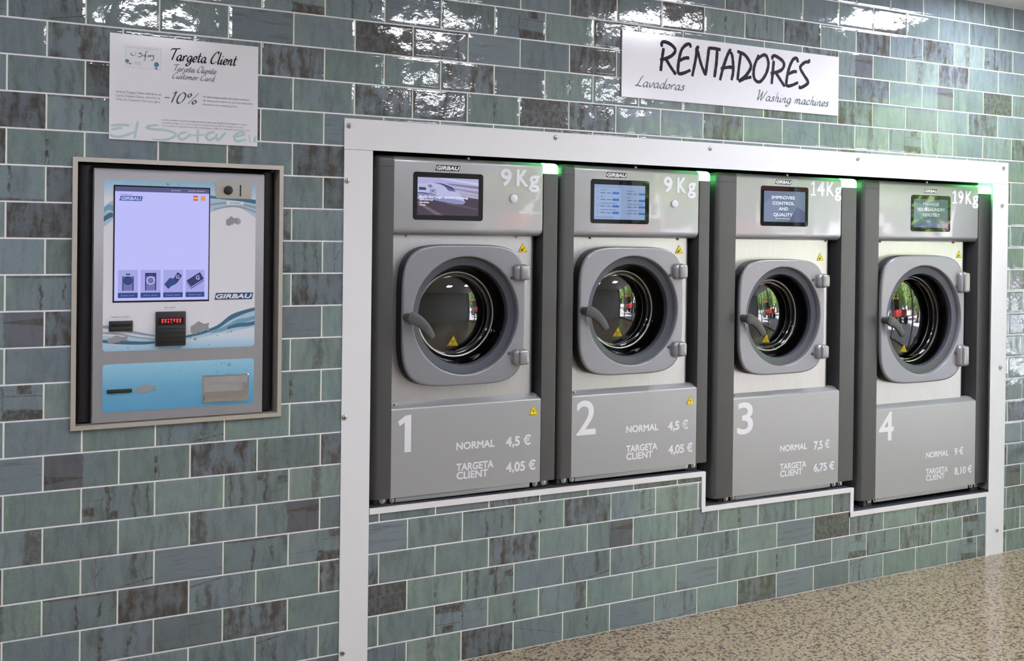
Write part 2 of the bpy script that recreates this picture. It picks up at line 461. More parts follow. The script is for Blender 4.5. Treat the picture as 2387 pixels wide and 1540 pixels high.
def tile_mat():
    m = mat('glazed_tile', (0.12, 0.17, 0.18, 1), 0.10)
    nt = m.node_tree; n = nt.nodes; p = n['Principled BSDF']; X.nt = nt
    def attr(name):
        a = n.new('ShaderNodeAttribute'); a.attribute_name = name; a.attribute_type = 'GEOMETRY'
        s = n.new('ShaderNodeSeparateXYZ'); nt.links.new(a.outputs['Vector'], s.inputs[0])
        return [X(s.outputs[k]) for k in range(3)]
    G, VS, HS = attr('look')
    BR, PALE, ID = attr('look2')
    uvn = n.new('ShaderNodeUVMap'); uvn.uv_map = 'tile'
    sp = n.new('ShaderNodeSeparateXYZ'); nt.links.new(uvn.outputs[0], sp.inputs[0])
    u0, v0 = X(sp.outputs[0]), X(sp.outputs[1])
    seed = attr('seed')[0]
    a, b = seed * 37.0, seed * 91.0
    U, Vv = u0 * 2.0 + a, v0 + b
    nv = nz(xyz(U * 4.6 + (nz(xyz(U * 2.0, Vv * 3.0), 1.0, 2, 0.5) - 0.5) * 1.2, Vv * 0.8), 1.0, 5, 0.62)        # long vertical streaks
    nh = nz(xyz(U * 0.8, Vv * 7.0), 1.0, 3, 0.6)         # long horizontal streaks
    nm = nz(xyz(U * 2.2, Vv * 2.6), 1.0, 4, 0.62)        # clouds
    nf = nz(xyz(U * 24.0, Vv * 16.0), 1.0, 2, 0.6)       # fine mottle
    wob = (nm - 0.5) * 0.16
    u = u0 + wob
    v = v0 + (nz(xyz(U * 3.0 + 9.0, Vv * 3.0), 1.0, 3, 0.6) - 0.5) * 0.18
    sd = nz(xyz(U * 9.0, Vv * 6.0, 3.3), 1.0, 3, 0.6)
    rag = sd.step(0.32, 0.55)                            # ragged edges for the stains
    line = lambda e, w: e.abs().step(w, w * 0.25)
    def is_(k): return (ID - float(k)).abs().step(0.5, 0.4)
    inr = lambda t, lo, hi, s=0.03: t.step(lo - s, lo + s) * t.step(hi + s, hi - s)
    # stains that repeat from tile to tile
    f_d = (line(u - 0.50, 0.016) * 0.5).max(line(u - 0.545, 0.012) * 0.6).max(((u0 - 0.51) * 2.2 + (nf - 0.5) * 0.05).bump(0.0, 0.07, 0.6) * (v0.bump(0.34, 0.13).max(v0.bump(0.64, 0.13))))
    ridge = v - 0.52 - 0.22 * (u0 - 0.35).step(0.0, 0.3) * 0.6
    f_k = 0.95 - 0.75 * line(ridge, 0.035) * rag
    f_w = inr(u, 0.46, 1.05, 0.012) * ((v0 - 0.70).abs() - 0.19 * (u0 - 0.42)).step(0.03, -0.02) * 0.85
    f_q = (inr(u, 0.47, 1.1, 0.01) * (v + 0.1 * u0).step(0.42, 0.34)).max(inr(u0 + (nm - 0.5) * 0.05, 0.66, 0.85, 0.02) * v0.step(0.70, 0.76)).max(line(u - 0.47, 0.012) * 0.9).max(line(v0 - 0.71 + 0.04 * u0, 0.02) * u0.step(0.5, 0.55) * 0.9).max(line(v - 0.36, 0.015) * u0.step(0.5, 0.45) * 0.6)
    f_x = (line(u - 0.36, 0.05) * (0.6 + 0.4 * rag)).max(u0.step(0.24, 0.14) * v.bump(0.30, 0.16)).max(line(u - 0.72, 0.05) * 0.7).max(line(u - 0.90, 0.03) * 0.8).max(line(v - 0.60 - 0.18 * u0, 0.02) * u0.step(0.40, 0.34) * 0.7).max((u0.bump(0.44, 0.07) * v0.step(0.35, 0.2)))
    f_t = ((v0 + 0.06 * (nv - 0.5) - 0.05 * (u0 - 0.5).abs()).step(0.86, 0.94) * 0.8).max(line(u - 0.45, 0.03) * v.step(0.88, 0.6) * 0.95).max(line(u - 0.75, 0.03) * v.bump(0.5, 0.3) * 0.8).max(u0.step(0.86, 0.97) * v0.step(0.2, 0.6) * 0.7)
    f_y = (line(u - 0.71, 0.07) * v0.step(0.12, 0.3) * 0.8).max(line(v0 - 0.06 - 0.34 * (u0 - 0.5), 0.035) * u0.step(0.45, 0.6) * (0.5 + 0.5 * rag)).max(line(u - 0.20, 0.016) * 0.6).max(line(u - 0.26 - 0.25 * (v0 - 0.6), 0.02) * inr(v0, 0.45, 0.7) * 0.6).max(line(u - 0.88, 0.03) * v0.step(0.25, 0.4) * 0.6)
    f_u = (line(u - 0.26, 0.055) * (0.55 + 0.45 * rag)).max(line(u - 0.66 - 0.1 * (v0 - 0.5), 0.055) * (0.55 + 0.45 * rag)).max(line(v0 - 0.35 - 1.6 * (u0 - 0.72), 0.02) * u0.step(0.7, 0.75) * 0.3)
    f_r = u.step(0.72, 0.80) * 0.75
    f_o = (u + 0.1 * (nv - 0.5)).bump(0.44, 0.10) * (0.35 + 0.5 * nv) + 0.0
    f_h = line(v0 - 0.78 + 0.55 * u0 * 0.9, 0.014) * 0.7 + line(u0 - 0.52 - 0.25 * (v0 - 0.55), 0.012) * v0.step(0.62, 0.5) * 0.5
    stain = is_(1) * f_k + is_(2) * f_d + is_(3) * f_w + is_(4) * f_q + is_(5) * f_x + is_(6) * f_t + is_(7) * f_y + is_(8) * f_u + is_(9) * f_r + is_(10) * f_o + is_(11) * f_h
    stain = stain * (0.42 + 0.58 * nz(xyz(U * 7.0 + 3.0, Vv * 5.0, 8.8), 1.0, 4, 0.65).step(0.34, 0.60))
    brown = (VS * (nv * 1.15 + (nm - 0.5) * 0.7).step(0.40, 0.86) * 0.95 + HS * (nh + (nm - 0.5) * 0.3).step(0.50, 0.74) * 0.55 + BR * (0.35 + 1.3 * nm)).clamp()
    brown = brown.max(stain).clamp()
    edge = ((u0 - 0.5).abs()).step(0.34, 0.5)
    green = (G + (nm - 0.5) * 1.5 + 0.4 * edge + 0.35 * (nv - 0.5) - 0.25).clamp()
    base = colmix(green, BLUE, GREEN)
    lg = ((nz(xyz(U * 1.6 + 20.0, Vv * 1.9), 1.0, 3, 0.6) - 0.5) * 3.2 + 0.5 * edge - 0.25).clamp() * (0.25 + 0.75 * G).min(1.0)
    base = colmix(lg * 0.75, base, (0.225, 0.325, 0.245, 1))
    base = colmix(is_(3) * u.step(0.46, 0.5) * 0.8, base, (0.115, 0.112, 0.140, 1))
    base = colmix((PALE * (nm * 1.6 - 0.35) + PALE * u0.step(0.3, 0.05) * 0.8).clamp(), base, (0.25, 0.31, 0.29, 1))
    base = colmix((nv - 0.42).step(0.0, 0.30) * 0.36 * (1.0 - HS), base, (0.055, 0.08, 0.085, 1))
    base = colmix(brown * 0.92, base, BROWN)
    vm = n.new('ShaderNodeVectorMath'); vm.operation = 'SCALE'
    nt.links.new(base, vm.inputs[0])
    tone = 0.86 + 0.38 * (nf - 0.5) + 0.04 * nv + 0.22 * (X.op('FRACT', seed * 517.3) - 0.5) + 0.25 * (nm - 0.5) + 0.10
    nt.links.new(tone.s, vm.inputs['Scale'])
    nt.links.new(vm.outputs[0], p.inputs['Base Color'])
    # hand-made glaze: pillowed rims, slow waves and small ripples
    ex = (0.5 - (u0 - 0.5).abs()) * 0.2
    ez = (0.5 - (v0 - 0.5).abs()) * 0.1
    rim = (ex.min(ez) + (nm - 0.5) * 0.004).step(0.0, 0.011)
    wave = nz(xyz(U * 1.3 + 4.0, Vv * 1.2 + 7.0), 1.0, 1, 0.4)
    rip = nz(xyz(U * 5.0 + 2.0, Vv * 5.0), 1.0, 2, 0.55)
    rip2 = nz(xyz(U * 13.0 + 5.0, Vv * 12.0), 1.0, 1, 0.5)
    h = rim * 0.00055 + wave * 0.0023 * (0.6 + 0.8 * X.op('FRACT', seed * 77.7)) + rip * 0.00038 + rip2 * 0.00004
    bp = n.new('ShaderNodeBump'); bp.inputs['Strength'].default_value = 1.0; bp.inputs['Distance'].default_value = 1.0
    nt.links.new(h.s, bp.inputs['Height']); nt.links.new(bp.outputs[0], p.inputs['Normal'])
    p.inputs['Roughness'].default_value = 0.06
    p.inputs['Specular IOR Level'].default_value = 0.72
    return m
BLUE = (0.185, 0.232, 0.272, 1)
GREEN = (0.188, 0.262, 0.238, 1)
BROWN = (0.064, 0.053, 0.043, 1)
M_tile = tile_mat()
M_grout = mat('pale_grout', (0.90, 0.89, 0.92, 1), 0.7)

def terrazzo():
    m = mat('polished_terrazzo', (0.4, 0.34, 0.27, 1), 0.16)
    nt = m.node_tree; n = nt.nodes; p = n['Principled BSDF']; X.nt = nt
    tc = n.new('ShaderNodeTexCoord')
    def vor(scale, off):
        mp = n.new('ShaderNodeMapping'); mp.inputs['Location'].default_value = (off, off * 1.7, 0)
        nt.links.new(tc.outputs['Object'], mp.inputs[0])
        w = n.new('ShaderNodeTexNoise'); w.inputs['Scale'].default_value = scale * 1.3; w.inputs['Detail'].default_value = 1
        nt.links.new(mp.outputs[0], w.inputs['Vector'])
        ad = n.new('ShaderNodeVectorMath'); ad.operation = 'MULTIPLY_ADD'
        nt.links.new(w.outputs['Color'], ad.inputs[0]); ad.inputs[1].default_value = (0.7 / scale,) * 3; nt.links.new(mp.outputs[0], ad.inputs[2])
        v = n.new('ShaderNodeTexVoronoi'); v.voronoi_dimensions = '2D'; v.inputs['Scale'].default_value = scale
        nt.links.new(ad.outputs[0], v.inputs['Vector'])
        s = n.new('ShaderNodeSeparateXYZ'); nt.links.new(v.outputs['Color'], s.inputs[0])
        return X(v.outputs['Distance']), X(s.outputs[0]), X(s.outputs[1])
    cl = nz(tc.outputs['Object'], 3.0, 4); fi = nz(tc.outputs['Object'], 260.0, 2)
    base = colmix((cl * 0.6 + fi * 0.6 - 0.1).clamp(), FLOOR_A, FLOOR_B)
    d, r1, r2 = vor(74.0, 0.0)
    base = colmix((r1 * 0.58 - d).step(-0.02, 0.05) * r2.step(0.05, 0.2), base, FLOOR_C)
    d, r1, r2 = vor(160.0, 3.1)
    base = colmix((r1 * 0.55 - d).step(-0.02, 0.05) * 0.75, base, FLOOR_D)
    d, r1, r2 = vor(75.0, 7.7)
    base = colmix((r1 * 0.42 - d).step(-0.02, 0.04) * r2.step(0.72, 0.75), base, FLOOR_E)
    nt.links.new(base, p.inputs['Base Color'])
    p.inputs['Roughness'].default_value = 0.17
    return m
FLOOR_A = (0.34, 0.26, 0.17, 1); FLOOR_B = (0.44, 0.345, 0.24, 1)
FLOOR_C = (0.075, 0.058, 0.050, 1); FLOOR_D = (0.18, 0.135, 0.10, 1); FLOOR_E = (0.45, 0.38, 0.29, 1)
M_floor = terrazzo()

# ------------------------------------------------------------------ tiled wall
PU, PV, GR = 0.205, 0.1025, 0.0048
ROWS = {0: (-1, 'YomhdbycmbpYcvqsv'), 1: (-6, '.bvvYvvQdrccbvdpqTsdQx'), 2: (-7, 'v.upsckdX.yy.ycbkuvss.u'), 3: (-6, 'otmYcsVcscwvudvgu????w'),
 4: (-6, 'cybtqbvtdsyo?????????v'), 5: (-6, 'rvvRwpvpsv.mm????????n'), 6: (-7, 'mcxcXo????????????????s'), 7: (-6, 'bWdsnm???????????????o'), 8: (-7, '..gygv????????????????v'),
 9: (-6, 'qc??dc???????????????c'), 10: (-7, '..??go????????????????.'), 11: (-6, 'wm??pc???????????????g'), 12: (-7, 'ct??cs????????????????w'), 13: (-6, '.n??xy???????????????v'),
 14: (-7, '.m??sv????????????????t'), 15: (-6, 'Tm??vm???????????????v'), 16: (-7, 'md.gRm????????????????.'), 17: (-6, 'mt??cbvcvss.v.ccsvcvvc'), 18: (-7, '.vm?vvssdks..schvoqocvs'),
 19: (-6, '.s??sccspdv?????scpcs.'), 20: (-6, 'yvvb.ksb.m?????vscwgkv'), 21: (-6, '?vy.qtbvqcsv.ccswgosc.'), 22: (0, '...shkdTscsysox.'), 23: (5, '..scpvmcvvc'), 24: (10, 'v..vv.')}
#        green vert horiz brown pale stain
KIND = {'.': (.35, .05, .05, .00, 0, 0), 'g': (.85, .12, .05, .04, 0, 0), 'c': (.75, .03, .0, .0, 0, 0), 'b': (.12, .0, .8, .08, 0, 0), 'v': (.6, .32, .0, .0, 0, 0),
        's': (.3, 1.0, .0, .14, 0, 0), 'm': (.1, .7, .0, .42, 0, 0), 'k': (.1, .2, .0, .5, 0, 1), 'd': (.85, .08, .0, .0, .1, 2), 'w': (.6, .15, .0, .0, 0, 3),
        'q': (.3, .05, .0, .0, .15, 4), 'x': (.6, .35, .0, .03, 0, 5), 't': (.5, .1, .0, .0, 0, 6), 'y': (.35, .25, .0, .0, 0, 7), 'u': (.1, .4, .0, .15, 0, 8),
        'r': (.5, .2, .0, .0, 0, 9), 'o': (.9, .15, .0, .0, .7, 10), 'h': (.45, .05, .0, .0, .1, 11), 'p': (.35, .1, .35, .2, 0, 0), 'n': (.8, .3, .1, .14, 0, 0)}
HOLES = [(-0.19, 2.998, 0.5490, 1.785), (1.2612, 2.998, 0.4035, 0.60), (2.0665, 2.998, 0.2945, 0.45), (-1.046, -0.449, 0.898, 1.656)]
def cut(rects, h):
    out = []
    for x0, x1, z0, z1 in rects:
        a, b, c, d = max(x0, h[0]), min(x1, h[1]), max(z0, h[2]), min(z1, h[3])
        if a >= b or c >= d: out.append((x0, x1, z0, z1)); continue
        if x0 < a: out.append((x0, a, z0, z1))
        if b < x1: out.append((b, x1, z0, z1))
        if z0 < c: out.append((a, b, z0, c))
        if d < z1: out.append((a, b, d, z1))
    return out
WX0, WX1, ZC = -3.2, 5.0, 2.5625
def tiled_wall():
    rnd = random.Random(5)
    bm = bmesh.new()
    uvl = bm.loops.layers.uv.new('tile')
    l1 = bm.faces.layers.float_vector.new('look'); l2 = bm.faces.layers.float_vector.new('look2'); l3 = bm.faces.layers.float_vector.new('seed')
    pool = '...ggccvvvvssmbdwqtyyuropkn'
    for r in range(25):
        js, codes = ROWS[r]
        for j in range(-16, 24):
            left = (j if r % 2 == 0 else j - 0.5) * PU
            ch = codes[j - js] if 0 <= j - js < len(codes) else '?'
            if ch == '?': ch = rnd.choice(pool)
            flip = ch.isupper() or (ch in 'gcvsmbp.' and rnd.random() < 0.5)
            x0, x1, z0, z1 = left + GR / 2, left + PU - GR / 2, r * PV + GR / 2, (r + 1) * PV - GR / 2
            if x1 < WX0 or x0 > WX1: continue
            k = KIND[ch.lower()]; sd = rnd.random()
            tilt = [rnd.uniform(-0.0005, 0.0005) for _ in range(3)]
            rects = [(x0, x1, z0, z1)]
            for h in HOLES: rects = cut(rects, h)
            for a, b, c, d in rects:
                if b - a < 0.002 or d - c < 0.002: continue
                fs = []
                P = [(a, c), (b, c), (b, d), (a, d)]
                W = lambda x, z: 0.0012 + tilt[0] * (x - left) / PU + tilt[1] * (z - z0) / PV
                f = bm.faces.new([bm.verts.new(V(x, W(x, z), z)) for x, z in P]); f.material_index = 0; fs.append(f)
                top = list(f.verts)
                bot = [bm.verts.new(V(x, -0.001, z)) for x, z in P]
                for q in range(4):
                    fs.append(bm.faces.new([top[(q + 1) % 4], top[q], bot[q], bot[(q + 1) % 4]]))
                for f in fs:
                    f[l1] = Vector(k[:3]); f[l2] = Vector(k[3:]); f[l3] = Vector((sd, 0, 0))
                    for lp in f.loops:
                        x, _, z = lp.vert.co
                        uu, vv = (x - left) / PU, (z - r * PV) / PV
                        lp[uvl].uv = (1 - uu, 1 - vv) if flip else (uu, vv)
    rects = [(WX0, WX1, 0, ZC)]
    for h in HOLES: rects = cut(rects, h)
    for a, b, c, d in rects:
        f = bm.faces.new([bm.verts.new(V(x, 0.0003, z)) for x, z in ((a, c), (b, c), (b, d), (a, d))]); f.material_index = 1
        # solid wall behind the grout
        q = [V(x, w, z) for x in (a, b) for w in (-0.12, 0.0002) for z in (c, d)]
        vs = [bm.verts.new(t) for t in q]
        for t in ((0, 1, 3, 2), (4, 6, 7, 5), (0, 4, 5, 1), (2, 3, 7, 6), (0, 2, 6, 4)):
            f = bm.faces.new([vs[i] for i in t]); f.material_index = 1
    me = bpy.data.meshes.new('wall_back'); bm.to_mesh(me); bm.free()
    me.materials.append(M_tile); me.materials.append(M_grout)
    o = bpy.data.objects.new('wall_back', me); C.objects.link(o)
    return struct(o)
tiled_wall()

# niche the machines stand in (dark lining) and its three slate ledges, each a little lower than the last
mb = MB()
mb.box(-0.24, 3.06, -1.06, -1.00, 0.0, 1.86, M_niche)
mb.box(-0.24, -0.19, -1.0, -0.121, 0.0, 1.86, M_niche)
mb.box(2.998, 3.06, -1.0, -0.121, 0.0, 1.86, M_niche)
mb.box(-0.19, 2.998, -1.0, -0.121, 1.785, 1.86, M_niche)
struct(mb.build('wall_niche'))
def ledge_top(x):
    if x < 1.2615: return 0.5590 - 0.0085 * (x + 0.138) / 1.39
    if x < 2.0668: return 0.4125 - 0.0065 * (x - 1.25) / 0.81
    return 0.3015 - 0.005 * (x - 2.058) / 0.886
for k, (a, b) in enumerate(((-0.19, 1.2614), (1.2616, 2.0667), (2.0669, 2.998))):
    mb = MB()
    za, zb = ledge_top(a + 1e-4), ledge_top(b - 1e-4)
    mb.rings([[V(a, w, za), V(b, w, zb), V(b, w, zb - 0.02), V(a, w, za - 0.02)] for w in (-0.004, -0.98)], M_ledge, caps=(True, True))
    mb.rings([[V(a, w, za - 0.0202), V(b, w, zb - 0.0202), V(b, w, 0.0), V(a, w, 0.0)] for w in (-0.125, -0.98)], M_niche, caps=(True, True))
    struct(mb.build('trim_%d' % (k + 2)))

# white trim round the ledges
mb = MB()
T = 0.018
for a, b in ((-0.1385, 1.262), (1.2435, 2.0673), (2.0485, 2.944)):
    za, zb = (ledge_top(a + 0.03) + 0.001, ledge_top(b - 0.012) + 0.001)
    mb.rings([[V(a, w, za), V(b, w, zb), V(b, w, zb - T), V(a, w, za - T)] for w in (-0.006, 0.006)], M_trim, caps=(True, True))
for x, zt, zb_ in ((1.2435, 0.5515, 0.3945), (2.0485, 0.407, 0.2835), (2.9255, 0.297, 0.0)):
    mb.box(x, x + T + 0.0005, -0.006, 0.0062, zb_, zt, M_trim)
for x in (1.262, 2.067):                                  # the little cheeks of the steps
    pass
struct(mb.build('trim_1'))

# floor, ceiling, other walls of the shop (seen only as reflections and light); the shop window is in the right wall
WF, XR = 5.9, 5.0
mb = MB(); mb.box(-3.4, XR + 0.2, -0.12, WF + 0.2, -0.12, 0.0, M_floor); struct(mb.build('floor'))
mb = MB(); mb.box(-3.4, XR + 0.2, -1.3, WF + 0.2, ZC, ZC + 0.14, M_ceil); struct(mb.build('ceiling'))
mb = MB(); mb.box(-3.4, WX0, -0.12, WF + 0.2, 0.0, ZC, M_dwall); struct(mb.build('wall_left'))
mb = MB(); mb.box(-3.2, XR, WF, WF + 0.2, 0.0, ZC, M_dwall); struct(mb.build('wall_front'))
mb = MB()
mb.box(XR, XR + 0.2, -1.3, 0.85, 0.0, ZC, M_dwall)
mb.box(XR, XR + 0.2, WF - 0.05, WF + 0.2, 0.0, ZC, M_dwall)
mb.box(XR + 0.02, XR + 0.2, -4.0, WF + 3.0, ZC + 0.14, 6.5, M_dwall)
struct(mb.build('wall_right'))
M_mull = mat('grey_mullion', (0.30, 0.30, 0.31, 1), 0.4, 0.3)
mb = MB()
for w in (0.85, 1.75, 3.45, 4.75, 5.78): mb.box(XR + 0.06, XR + 0.13, w, w + 0.07, 0.0, ZC, M_mull)
mb.box(XR + 0.07, XR + 0.12, 0.85, 5.85, 0.0, 0.06, M_mull)
w1 = mb.build('window_1'); struct(w1)
mb = MB(); mb.box(XR + 0.09, XR + 0.10, 0.92, 5.78, 0.06, ZC - 0.001, glass('shop_glass', (0.97, 0.98, 0.97, 1), 0, 1.45)); mb.build('window_pane', w1)

# ------------------------------------------------------------------ washing machines
def superell(cx, cz, a, b, n=4.6, k=96):
    out = []
    for i in range(k):
        t = 2 * PI * i / k; c, s = math.cos(t), math.sin(t)
        out.append((cx + a * abs(c) ** (2 / n) * (1 if c >= 0 else -1), cz + b * abs(s) ** (2 / n) * (1 if s >= 0 else -1)))
    return out
def even(ring, cx, cz, k=96):
    """resample a closed outline so that its points sit at even angles, starting at angle 0"""
    P = sorted(((math.atan2(z - cz, x - cx) % (2 * PI)), x, z) for x, z in ring)
    out = []
    for i in range(k):
        t = 2 * PI * i / k
        for j in range(len(P)):
            a0, x0, z0 = P[j]; a1, x1, z1 = P[(j + 1) % len(P)]
            if j == len(P) - 1: a1 += 2 * PI
            tt = t if t >= P[0][0] else t + 2 * PI
            if a0 <= tt <= a1:
                q = 0 if a1 == a0 else (tt - a0) / (a1 - a0)
                out.append((x0 + (x1 - x0) * q, z0 + (z1 - z0) * q)); break
    return out
def rect_ring(x0, x1, z0, z1, cx, cz, k=96):
    out = []
    for i in range(k):
        t = 2 * PI * i / k; c, s = math.cos(t), math.sin(t)
        m = min(((x1 - cx) / c if c > 1e-9 else (x0 - cx) / c if c < -1e-9 else 1e9), ((z1 - cz) / s if s > 1e-9 else (z0 - cz) / s if s < -1e-9 else 1e9))
        out.append([cx + c * m, cz + s * m])
    for X_, Z_ in ((x0, z0), (x1, z0), (x0, z1), (x1, z1)):      # keep the corners square
        b = min(out, key=lambda p: (p[0] - X_) ** 2 + (p[1] - Z_) ** 2); b[0], b[1] = X_, Z_
    return out
def circ(cx, cz, r, k=96):
    return [(cx + r * math.cos(2 * PI * i / k), cz + r * math.sin(2 * PI * i / k)) for i in range(k)]
def at_w(ring, w): return [V(x, w, z) for x, z in ring]

def triangle(mb, x, z, wd, ht, w, sign):
    """yellow warning triangle, base centre at x, z, with its pictogram"""
    h = wd / 2
    mb.flat([(x - h, z), (x + h, z), (x, z + ht)], w, M_yel)
    def line(pts, t): stroke(mb, pts, t, w + 0.0004, M_ink, smooth=False, taper=1.0)
    e = 0.86; o = ht * 0.055
    line([(x - h * e, z + o), (x + h * e, z + o), (x, z + ht * 0.92), (x - h * e, z + o)], wd * 0.045)
    if sign == 'bolt':
        mb.flat([(x + wd * .06, z + ht * .68), (x - wd * .10, z + ht * .36), (x + wd * .0, z + ht * .38), (x - wd * .02, z + ht * .16), (x + wd * .10, z + ht * .44), (x + wd * .0, z + ht * .42)], w + 0.0004, M_ink)
    elif sign == 'hot':
        for d in (-0.13, 0.0, 0.13):
            stroke(mb, [(x + d * wd - .01 * wd, z + ht * .22), (x + d * wd + .03 * wd, z + ht * .33), (x + d * wd - .03 * wd, z + ht * .44), (x + d * wd + .02 * wd, z + ht * .56)], wd * 0.045, w + 0.0004, M_ink, taper=1.0)
        line([(x - .24 * wd, z + ht * .15), (x + .24 * wd, z + ht * .15)], wd * 0.035)
    else:
        mb.flat([(x - .22 * wd, z + ht * .16), (x - .02 * wd, z + ht * .16), (x + .10 * wd, z + ht * .36), (x + .04 * wd, z + ht * .40), (x - .04 * wd, z + ht * .30), (x - .06 * wd, z + ht * .42), (x - .12 * wd, z + ht * .28), (x - .24 * wd, z + ht * .24)], w + 0.0004, M_ink)
        line([(x + .02 * wd, z + ht * .34), (x + .16 * wd, z + ht * .52)], wd * 0.05)

def badge(parent, x0, x1, z0, z1, w, light=M_badgew, dark=M_badge, name='brand_badge'):
    mb = MB(); d = (z1 - z0) * 0.22
    mb.prism_w([(x0 - 0.0012, z0 - 0.0012), (x1 - d + 0.0012, z0 - 0.0012), (x1 + 0.0014, z1 + 0.0012), (x0 + d - 0.001, z1 + 0.0012)], w - 0.001, w + 0.0008, light)
    mb.prism_w([(x0, z0), (x1 - d, z0), (x1, z1), (x0 + d, z1)], w, w + 0.0014, dark)
    text(mb, 'GIRBAU', x0 + d * 0.9, x1 - d * 0.9, z0 + (z1 - z0) * .17, (z1 - z0) * .66, w + 0.0018, light, bold=0.045, shear=0.22)
    return mb.build(name, parent)

def emit_mat(name, r, g, b, s=0.75):
    m = mat(name, (0.004, 0.004, 0.005, 1), 0.03, 0, 0.6, emit=srgb(r, g, b), es=s)
    return m

M_scr_text = emit_mat('screen_white', 240, 242, 255, 0.8)

def display(kind, parent, x0, x1, z0, z1, w):
    """the picture on a machine's touch screen; lit flat shapes laid one above the other under the glass"""
    mb = MB(); W = x1 - x0; H = z1 - z0
    P = lambda a, b: (x0 + a * W, z0 + b * H)
    def poly(pts, m, k): mb.flat([P(a, b) for a, b in pts], w + 0.00015 * k, m)
    if kind == 'train':
        poly([(0, 0), (1, 0), (1, 1), (0, 1)], emit_mat('scr_sky', 176, 176, 216), 0)
        for a, b, c, d, col in ((0.35, 1.0, 1.0, 0.90, (200, 205, 235)), (0.45, 0.86, 1.0, 0.80, (130, 120, 160)), (0.5, 0.75, 1.0, 0.66, (150, 140, 175)), (0.6, 0.62, 1.0, 0.56, (170, 165, 175)), (0.6, 0.55, 1.0, 0.46, (95, 85, 100))):
            poly([(a, b), (c, d), (c, d - 0.07), (a + 0.1, b - 0.05)], emit_mat('scr_streak_%d' % col[0], *col), 1)
        poly([(0, 0), (1, 0), (1, 0.46), (0, 0.42)], emit_mat('scr_ground', 74, 62, 78), 2)
        poly([(0, 0.30), (0.30, 0), (0.42, 0), (0, 0.36)], emit_mat('scr_rail', 120, 100, 112), 3)
        poly([(0.45, 0.30), (1, 0.16), (1, 0.20), (0.5, 0.33)], emit_mat('scr_rail2', 98, 84, 98), 3)
        poly([(0.0, 0.82), (0.12, 0.84), (0.24, 0.86), (0.40, 0.84), (0.55, 0.76), (0.66, 0.62), (0.74, 0.48), (0.78, 0.36), (0.74, 0.30), (0.60, 0.31), (0.40, 0.36), (0.0, 0.48)], emit_mat('scr_train', 186, 188, 226), 4)
        poly([(0.0, 0.60), (0.40, 0.50), (0.74, 0.40), (0.78, 0.36), (0.74, 0.30), (0.60, 0.31), (0.40, 0.36), (0.0, 0.48)], emit_mat('scr_train_low', 140, 144, 190), 5)
        poly([(0.24, 0.87), (0.40, 0.845), (0.55, 0.765), (0.62, 0.68), (0.50, 0.73), (0.38, 0.82)], emit_mat('scr_train_roof', 52, 58, 92), 6)
        poly([(0.42, 0.80), (0.52, 0.755), (0.63, 0.64), (0.50, 0.66)], emit_mat('scr_train_glass', 92, 100, 150), 6)
        poly([(0.02, 0.74), (0.13, 0.73), (0.14, 0.66), (0.02, 0.66)], emit_mat('scr_train_window', 60, 64, 96), 6)
        poly([(0.16, 0.80), (0.22, 0.81), (0.24, 0.74), (0.18, 0.73)], emit_mat('scr_train_door', 120, 124, 158), 6)
        poly([(0, 0.60), (0.1, 0.595), (0.3, 0.56), (0.3, 0.545), (0, 0.58)], emit_mat('scr_train_window', 60, 64, 96), 6)
        for s, a, b, z, c in (('DRC', .20, .295, .60, .085),):
            text(mb, s, x0 + a * W, x0 + b * W, z0 + z * H, c * H, w + .0013, emit_mat('scr_navy', 40, 42, 70))
        for s, a, b, z, c in (('Built for high speed ironing', .03, .82, .455, .06), ('Efficiency', .03, .25, .385, .045), ('Quality', .03, .185, .315, .045), ('Cost', .03, .13, .245, .045)):
            text(mb, s, x0 + a * W, x0 + b * W, z0 + z * H, c * H, w + .0013, M_scr_text, bold=.03)
    elif kind == 'list':
        poly([(0, 0), (1, 0), (1, 1), (0, 1)], emit_mat('scr_pale_blue', 142, 164, 200), 0)
        poly([(0, 0), (.52, 0), (.52, .90), (0, .90)], emit_mat('scr_pale_blue_b', 152, 174, 212), 1)
        g = emit_mat('scr_grey', 92, 104, 128)
        for i in range(4):
            for c in (0, 1):
                zz = .76 - .19 * i - .01 * c; xx = .02 + .52 * c
                mb.rect(x0 + (xx + .33) * W, x0 + (xx + .46) * W, z0 + (zz - .03) * H, z0 + (zz + .03) * H, w + .0004, emit_mat('scr_button', 62, 104, 188))
                for a, b in ((.10, .19), (.22, .30)):
                    mb.rect(x0 + (xx + a) * W, x0 + (xx + b) * W, z0 + (zz - .012) * H, z0 + (zz + .012) * H, w + .0004, g)
                mb.rect(x0 + (xx + .10) * W, x0 + (xx + (.22, .16, .42, .42)[i]) * W, z0 + (zz + .075) * H, z0 + (zz + .09) * H, w + .0004, g)
                mb.circ(x0 + (xx + .045) * W, z0 + (zz + .03) * H, .022 * W, w + .0004, emit_mat('scr_icon', 150, 160, 186), 14)
        mb.rect(x0 + .02 * W, x0 + .37 * W, z0 + .055 * H, z0 + .068 * H, w + .0004, g)
    elif kind == 'control':
        poly([(0, 0), (1, 0), (1, 1), (0, 1)], emit_mat('scr_slate', 118, 134, 158), 0)
        poly([(0, 0), (.3, 0), (.42, .55), (.2, .8), (0, .6)], emit_mat('scr_slate_b', 134, 144, 176), 1)
        poly([(.6, 0), (1, 0), (1, .35), (.8, .5)], emit_mat('scr_slate_c', 96, 104, 140), 1)
        for s, a, b, z in (('IMPROVES', .18, .74, .74), ('CONTROL', .20, .73, .555), ('AND', .35, .575, .375), ('QUALITY', .225, .69, .185)):
            text(mb, s, x0 + a * W, x0 + b * W, z0 + z * H, .105 * H, w + .0008, M_scr_text, bold=.03)
